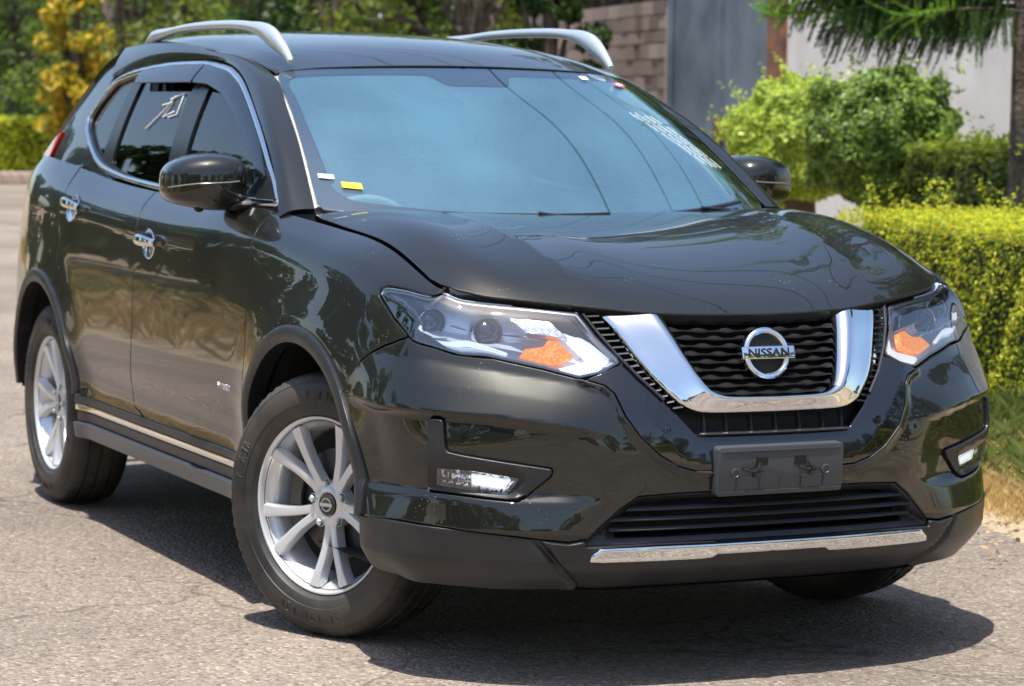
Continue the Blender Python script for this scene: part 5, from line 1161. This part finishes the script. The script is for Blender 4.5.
shrub('round_shrub', 'right part of the rounded variegated shrub with painted dark leaves, on a dark stem in front of the white wall', sc_, (.60, .54, .51), 32000, .052, M['ficusd'])
sc2 = al(10.95, 3.05, 1.25); shrub('round_shrub', 'left part of the rounded shrub, pale green leaves painted brighter, beside the metal gate, behind the far door mirror', sc2, (.57, .54, .50), 26000, .050, M['ficus'], group=None)
# ---------------------------------------------------------------- wall, gate, posts
def rib_wall(t0, t1, o0, o1, z0, z1):
    return [al(a, b, z) for z in (z0, z1) for (a, b) in ((t0, o0), (t1, o0), (t1, o1), (t0, o1))], [[0, 1, 5, 4], [1, 2, 6, 5], [2, 3, 7, 6], [3, 0, 4, 7], [4, 5, 6, 7], [3, 2, 1, 0]]
M['render'] = noise_col(mat('painted_render', (.6, .58, .56), .9), (.55, .53, .52), (.68, .66, .64), 1.5, bumpd=.002, bscale=60)
M['steel'] = noise_col(mat('weathered_sheet_steel', (.17, .21, .26), .5, .3), (.09, .12, .155), (.19, .235, .29), 1.6, detail=6, lo=.3, hi=.7)
M['rust'] = noise_col(mat('rusty_post', (.16, .07, .04), .8), (.10, .05, .035), (.24, .10, .05), 6)
M['mortar'] = mat('mortar', (.40, .32, .27), .95)
M['stone'] = leaf_mat('cut_stone', (.13, .10, .09), (.34, .26, .22), 0, .9)
V, F = rib_wall(3.0, 16.45, 5.0, 5.2, 0, 3.2)
o = link_mesh('wall', V, F, M['render'], smooth=False); tag(o, 'off white rendered wall behind the round shrub and pine', 'wall')
# gate of vertical sheets between a rusty post and a stone pillar
g = empty('metal_gate', tuple(al(18.5, 5.0))); tag(g, 'tall grey sheet metal gate with a rusty latch', 'gate'); off = np.array(g.location)
for k, (a, b) in enumerate(((16.9, 18.50), (18.54, 20.14))):
    V, F = rib_wall(a, b, 5.05+(.02 if k % 2 else 0), 5.08+(.02 if k % 2 else 0), .08, 2.9); link_mesh('gate_sheet', [v-off for v in V], F, M['steel'], g, smooth=False)
for a in (16.93, 18.47, 20.10):
    V, F = rib_wall(a-.025, a+.025, 5.0, 5.05, .08, 2.9); link_mesh('gate_frame', [v-off for v in V], F, M['steel'], g, smooth=False)
for z in (.3, 1.55, 2.7):
    V, F = rib_wall(16.9, 20.14, 5.10, 5.13, z, z+.05); link_mesh('gate_frame', [v-off for v in V], F, M['steel'], g, smooth=False)
V, F = rib_wall(18.30, 18.42, 4.95, 5.04, 1.18, 1.42); link_mesh('latch', [v-off for v in V], F, M['rust'], g, smooth=False)
V, F = rib_wall(16.47, 16.87, 4.95, 5.1, 0, 2.9); o = link_mesh('gate_post', V, F, M['rust'], smooth=False); tag(o, 'rusty brown post between the metal gate and the white wall', 'post')
pr = empty('stone_wall', tuple(al(22.5, 5.0))); tag(pr, 'brown cut stone wall at the left of the metal gate', 'wall'); off = np.array(pr.location)
V, F = rib_wall(20.2, 26, 5.02, 5.4, 0, 2.6); link_mesh('mortar', [v-off for v in V], F, M['mortar'], pr, smooth=False)
V = []
z = .02; row = 0
while z < 2.55:
    hh = rng.uniform(.13, .18); t = 20.22-(.12 if row % 2 else 0)
    while t < 25.9:
        w = rng.uniform(.24, .42); q, Fq = rib_wall(max(20.22, t)+.008, min(t+w, 25.98)-.008, 4.985+rng.uniform(0, .02), 5.1, z+.008, z+hh-.008)
        if min(t+w, 25.98)-max(20.22, t) > .05: V += [(np.array(q)-off, Fq)]
        t += w
    z += hh; row += 1
mb = MB()
for q, Fq in V: mb.add(q, Fq)
mb.build('stones', M['stone'], pr, smooth=False)
# ---------------------------------------------------------------- pine with drooping fronds (right)
M['pine'] = leaf_mat('pine_needle', (.02, .055, .014), (.07, .14, .02), .25, .5); M['pinetip'] = leaf_mat('fresh_pine_tip', (.10, .24, .02), (.24, .42, .05), .4, .45); M['bark'] = noise_col(mat('tree_bark', (.08, .06, .05), .9), (.05, .04, .035), (.13, .10, .08), 8, bumpd=.02)
tp = al(7.0, 2.95); pn = empty('pine_tree', tuple(tp)); tag(pn, 'dark pine with drooping fronds reaching over the shrubs from the right', 'tree')
mb = MB(); mb.tube([(0, 0, 0), (.01, 0, 1.5), (0, .01, 3), (0, 0, 5.5), (0, 0, 8)], [.10, .085, .075, .05, .02], 14); mb.build('trunk', M['bark'], pn)
def frond(base, az, L, rise, sag, tipm, wmax=.17, n=2600, dens_=1.0):
    d = np.array([math.cos(az), math.sin(az), 0]); sd = np.array([-math.sin(az), math.cos(az), 0]); base = np.array(base)
    path = lambda t: base+d*L*t[:, None]+np.array([0, 0, 1])*(rise*t-sag*t*t)[:, None]
    tt = np.linspace(0, 1, 12); mb = MB(); mb.tube([tuple(p) for p in path(tt)], list(np.linspace(.014, .004, 12)), 6); mb.build('branch', M['bark'], pn)
    # side twigs hang from the branch like ropes, each clothed in needles
    nt_ = int(L/.019); Q = []; tipf = []
    for i in range(nt_):
        t0 = .10+.88*i/nt_; st = path(np.array([t0]))[0]; side = -1 if i % 2 else 1; ln = (wmax*(math.sin(math.pi*min(1, t0*.9+.10))**.5) if not (tipm and t0 > .5) else wmax*.95)*rng.uniform(.75, 1.35)
        m_ = int(240*ln/.2)+20; s_ = rng.uniform(0, 1, m_)[:, None]; dr = (1.25*rng.uniform(.7, 1.3) if not tipm or t0 < .55 else rng.uniform(-.75, .85)); hd_ = (sd*side*rng.uniform(.5, 1)+d*rng.uniform(.5, .9))
        q = st+hd_*ln*s_-np.array([0, 0, 1])*ln*dr*s_**1.7; ax = hd_*1.0-np.array([0, 0, 1])*dr*1.7*s_**.7; ax /= np.linalg.norm(ax, axis=1)[:, None]
        rd_ = rng.normal(0, 1, (m_, 3)); rd_ -= ax*(rd_*ax).sum(1)[:, None]; rd_ /= np.linalg.norm(rd_, axis=1)[:, None]; dn = ax*.9+rd_*.55; dn /= np.linalg.norm(dn, axis=1)[:, None]
        wd = np.cross(dn, rng.normal(0, 1, (m_, 3))); wd /= np.linalg.norm(wd, axis=1)[:, None]; wd *= .0019; nl = rng.uniform(.018, .034, m_)[:, None]
        Q.append(np.stack([q-wd, q+wd, q+dn*nl], 1)); tipf.append(np.full(m_, tipm and t0 > .62))
    V = np.concatenate(Q); tip = np.concatenate(tipf)
    if (~tip).any(): fast_mesh('needles', V[~tip].reshape(-1, 3), 3, M['pine'], pn)
    if tip.any(): fast_mesh('fresh_needles', V[tip].reshape(-1, 3), 3, M['pinetip'], pn)
az0 = math.atan2(D_[1], D_[0])
right = np.array([math.cos(YAW-math.pi/2), math.sin(YAW-math.pi/2)]); azl = math.atan2(-right[1], -right[0])      # across the view, to the left
frond((0, 0, 2.10), azl+.05, 1.56, -.06, .02, True, .13, 8000)
frond((0, 0, 2.03), azl-.05, 1.22, .10, .20, False, .19, 8000)
frond((0, 0, 2.12), azl+.35, 1.25, .12, .22, False, .20, 7000)
frond((0, 0, 2.16), azl-.35, 1.10, .16, .16, False, .20, 7000)
frond((0, 0, 2.2), azl+.02, 1.35, .20, .20, True, .18, 7000)
frond((0, 0, 2.30), azl+.2, 1.0, .20, .20, False, .22)
frond((0, 0, 2.05), azl+.6, .95, .10, .15, True, .18)
frond((0, 0, 2.34), azl-.2, 1.3, .16, .20, False, .22)
frond((0, 0, 2.25), azl-.7, 1.2, .2, .2, False, .2, 4000)
for (z_, a_, l_, tm, w_) in ((2.16, -.12, 1.45, False, .20), (2.22, .14, 1.50, True, .18), (2.12, .28, 1.1, False, .20), (2.28, -.02, 1.45, False, .22), (2.36, .08, 1.5, True, .20), (2.18, -.5, 1.2, False, .22), (2.40, -.3, 1.4, False, .22), (2.42, .3, 1.3, False, .22), (2.08, -.25, .9, True, .17)): frond((0, 0, z_), azl+a_, l_, .10, .18, tm, w_)
for k in range(20):
    z = 2.50+k*.26; a = k*2.4; frond((0, 0, z), a, 1.7*(1-(z-2)/7.5)+.2, .35, .3, k % 3 == 0, .17, 2200)
# ---------------------------------------------------------------- trees
def tree(name, label, x, y, h, cr, mt, n=9000, size=.14, crown_z=.62, trunk_r=.16, group=None, clumps=40, lean=0, squash=.75, low=False):
    root = empty(name, (x, y, 0)); tag(root, label, 'tree', group)
    mb = MB(); zc = h*crown_z; top = h-cr*squash*.7
    mb.tube([(0, 0, -.1), (lean*.3, .05, h*.25), (lean*.7, 0, h*.5), (lean, 0, top)], [trunk_r*1.25, trunk_r, trunk_r*.7, trunk_r*.2], 10)
    cc = rng.normal(0, 1, (clumps, 3)); cc /= np.linalg.norm(cc, axis=1)[:, None]; cc *= rng.uniform(.35, 1, clumps)[:, None]**.6
    C = cc*np.array([cr, cr, cr*squash])+np.array([lean, 0, h-cr*squash])
    if low: C[:, 2] = rng.uniform(.4, h-.3, clumps)
    for i in range(0, min(clumps, 14)):
        p = C[i]; mb.tube([(lean*.5, 0, h*.35), tuple((p+np.array([lean*.5, 0, h*.35]))/2+[0, 0, .1]), tuple(p)], [trunk_r*.5, trunk_r*.3, trunk_r*.08], 6)
    mb.build('trunk', M['bark'], root)
    k = rng.integers(0, clumps, n); d = rng.normal(0, 1, (n, 3)); d /= np.linalg.norm(d, axis=1)[:, None]; rs = rng.uniform(.22, .42, clumps)*cr
    P = C[k]+d*(rs[k]*rng.uniform(.4, 1, n)**.4)[:, None]*[1, 1, .75]; P = P[P[:, 2] > .2]; d = d[:len(P)]
    fast_mesh('crown', leaves(P, d+np.array([0, 0, .4]), size, .6, .7), 4, mt, root)
    return root
M['t_dark'] = leaf_mat('dark_leaf', (.018, .045, .01), (.05, .10, .018), .3, .5); M['t_mid'] = leaf_mat('mid_leaf', (.06, .12, .014), (.17, .24, .035), .45, .5)
M['t_lite'] = leaf_mat('light_leaf', (.08, .13, .018), (.19, .22, .035), .45, .5); M['t_yel'] = leaf_mat('yellow_leaf', (.12, .18, .02), (.72, .52, .05), .5, .5); M['t_red'] = leaf_mat('red_blossom', (.45, .01, .02), (.65, .03, .03), .4, .5)
def vp(px, d, z=0):      # a spot on the ground seen in a given direction from the camera, d metres away
    a = YAW-math.atan((px-512)/FPX); return CAMP.x+d*math.cos(a), CAMP.y+d*math.sin(a)
TB = [(-25, 70, 10, 3.6, 't_mid', 'green tree far down the road at the picture edge'), (12, 68, 9.5, 3.2, 't_mid', 'dark dense tree far behind the tail lamp'), (52, 66, 9.5, 2.6, 't_dark', 'dark tree left of the yellow tree'),
      (76, 43, 3.7, .62, 't_yel', 'small yellow leaved tree behind the rear pillar'), (118, 58, 7.5, 2.6, 't_mid', 'green tree right of the yellow tree'), (180, 55, 8, 3.0, 't_lite', 'pale olive green tree above the roof rail'),
      (260, 48, 7.5, 2.8, 't_mid', 'green tree above the front end of the near roof rail'), (335, 45, 7, 2.4, 't_dark', 'dark tree with a leaning brown trunk above the roof'), (410, 46, 7.5, 2.4, 't_mid', 'mid green tree above the roof middle'),
      (470, 40, 6.5, 2.2, 't_lite', 'light green tree behind the far roof rail'), (545, 30, 3.4, .62, 't_dark', 'dark leafy tree beside the stone wall'), (612, 34, 4.7, 1.05, 't_mid', 'leafy tree hanging over the stone wall')]
for px, d, h, cr, mt, lab in TB:
    x, y = vp(px, d); tree('leafy_tree', lab, x, y, h, cr, M[mt], 7000 if mt != 't_yel' else 2600, .17 if d > 35 else .11, clumps=34 if mt != 't_yel' else 60, low=(px != 612), group=None)
x0, y0 = vp(330, 78); k = 26000; P = np.stack([rng.uniform(-17, 17, k), rng.uniform(-2, 2, k), rng.uniform(0, 1, k)**.8*8], 1); P[:, 2] *= 1+.15*np.sin(P[:, 0]*1.3)+.1*np.sin(P[:, 0]*3.1)
ca, sa = math.cos(YAW-math.pi/2), math.sin(YAW-math.pi/2); P = np.stack([P[:, 0]*ca-P[:, 1]*sa+x0, P[:, 0]*sa+P[:, 1]*ca+y0, P[:, 2]], 1)
tag(fast_mesh('distant_wood', leaves(P, np.tile([[.7, -.4, .6]], (k, 1)), .42, .7, .8), 4, M['t_dark']), 'far dark green wood closing the view beyond the trees', 'wood', kind='stuff')
x, y = vp(8, 58); hx = empty('hedge', (x, y, 0)); tag(hx, 'long light green clipped hedge far down the road', 'hedge')
k = 15000; P = np.stack([rng.uniform(-4.6, 4.6, k), rng.uniform(-.5, .5, k), rng.uniform(0, 1.22, k)], 1); f = rng.uniform(0, 1, k) < .35; P[f, 2] = 1.22+rng.normal(0, .03, f.sum()); P[~f, 1] = -.5; ca, sa = math.cos(YAW-math.pi/2), math.sin(YAW-math.pi/2)
P = np.stack([P[:, 0]*ca-P[:, 1]*sa, P[:, 0]*sa+P[:, 1]*ca, P[:, 2]], 1); fast_mesh('foliage', leaves(P, np.tile([[.5, -.3, .8]], (k, 1)), .09, .6, .7), 4, M['hedge'], hx)
mb = MB(); mb.box((0, 0, .55), (9, .8, 1.1), Matrix.Rotation(YAW-math.pi/2, 3, 'Z')); mb.build('branches', M['core'], hx)
M['kerb'] = noise_col(mat('pinkish_kerb_stone', (.45, .34, .28), .9), (.34, .26, .22), (.52, .40, .34), 5)
for i in range(9):
    x, y = vp(-28+i*9.5, 52.0); mb = MB(); mb.box((0, 0, .10), (.46, .26, .30), Matrix.Rotation(YAW-math.pi/2+.1*math.sin(i*3), 3, 'Z'), .03); o = mb.build('kerb_stone', M['kerb']); o.location = (x, y, 0)
    tag(o, 'rough pinkish kerb stone in the row across the end of the road', 'kerb stone', 'kerb stones far down the road')
# trees across the road and around, seen mirrored in the paint and glass
ring = []
for i in range(13): ring.append((-46+i*5.5+rng.uniform(-1, 1), None, rng.uniform(4.2, 6.5)))
for i, (x, _, h) in enumerate(ring):
    y = yn(x)-6.5-rng.uniform(0, 2.5); tree('leafy_tree', 'roadside tree on the near side of the road, out of the picture', x, y, h, 2.3, M[('t_dark', 't_mid', 't_dark')[i % 3]], 5200, .34, clumps=30, low=True, group='trees on the near side of the road')
for i, (x, y, h) in enumerate(((24, 6, 6), (29, 1, 7), (30, -6, 6.5), (27, -13, 6), (22, 11, 6.5), (14, 12, 7), (7, 11, 6.5), (20, -17, 6.5))):
    tree('leafy_tree', 'tree standing behind the photographer, out of the picture', x, y, h, 2.8, M[('t_dark', 't_mid')[i % 2]], 5200, .36, clumps=30, low=True, group='trees behind the photographer')
for i, t in enumerate((5, 9.5, 14, 19, 24)):
    p = al(t, 9.3); tree('leafy_tree', 'tall tree standing behind the wall', p[0], p[1], 11.5-.6*(i % 3), 3.2, M[('t_dark', 't_mid')[i % 2]], 9000, .30, clumps=40, group='tall trees behind the wall')
for i, (x, dy) in enumerate(()):
    shrub('flowering_bush', 'red flowering bush on the near side of the road', (x, yn(x)-dy, 1.1), (.55, .5, .45), 2500, .11, M['t_red' if i != 1 else 't_dark'], stem=False, group='bushes on the near side of the road')
hedge('hedge', 'golden green hedge ahead of the car, out of the picture', -14, -3, 1.6, 2.5, .9, 16000, .07, M['hedge'], rag=.05)

# overhead cables beside the road (mirrored in the windscreen)
M['cable'] = mat('black_cable', (.01, .01, .01), .5)
for k, (y, z) in enumerate(((3.0, 6.4), (3.9, 6.9), (4.3, 7.0))):
    pts = []
    for q in np.linspace(0, 1, 24): pts.append((-34+62*q, y+1.2-2.4*q+.6*k*q, z-.7*4*q*(1-q)+.3))
    mb = MB(); mb.tube(pts, .012, 6); o = mb.build('overhead_cable', M['cable']); tag(o, 'thin black overhead cable, mirrored in the windscreen', 'cable', 'overhead cables above the verge')
for x, y in ((-34, 5.0), (28, 3.2)):
    mb = MB(); mb.tube([(x, y, 0), (x, y, 8)], [.14, .10], 12); mb.box((x, y, 7.2), (.12, 2.4, .12)); o = mb.build('cable_pole', M['twig']); tag(o, 'wooden pole carrying the overhead cables, out of the picture', 'pole', 'poles of the overhead cables')
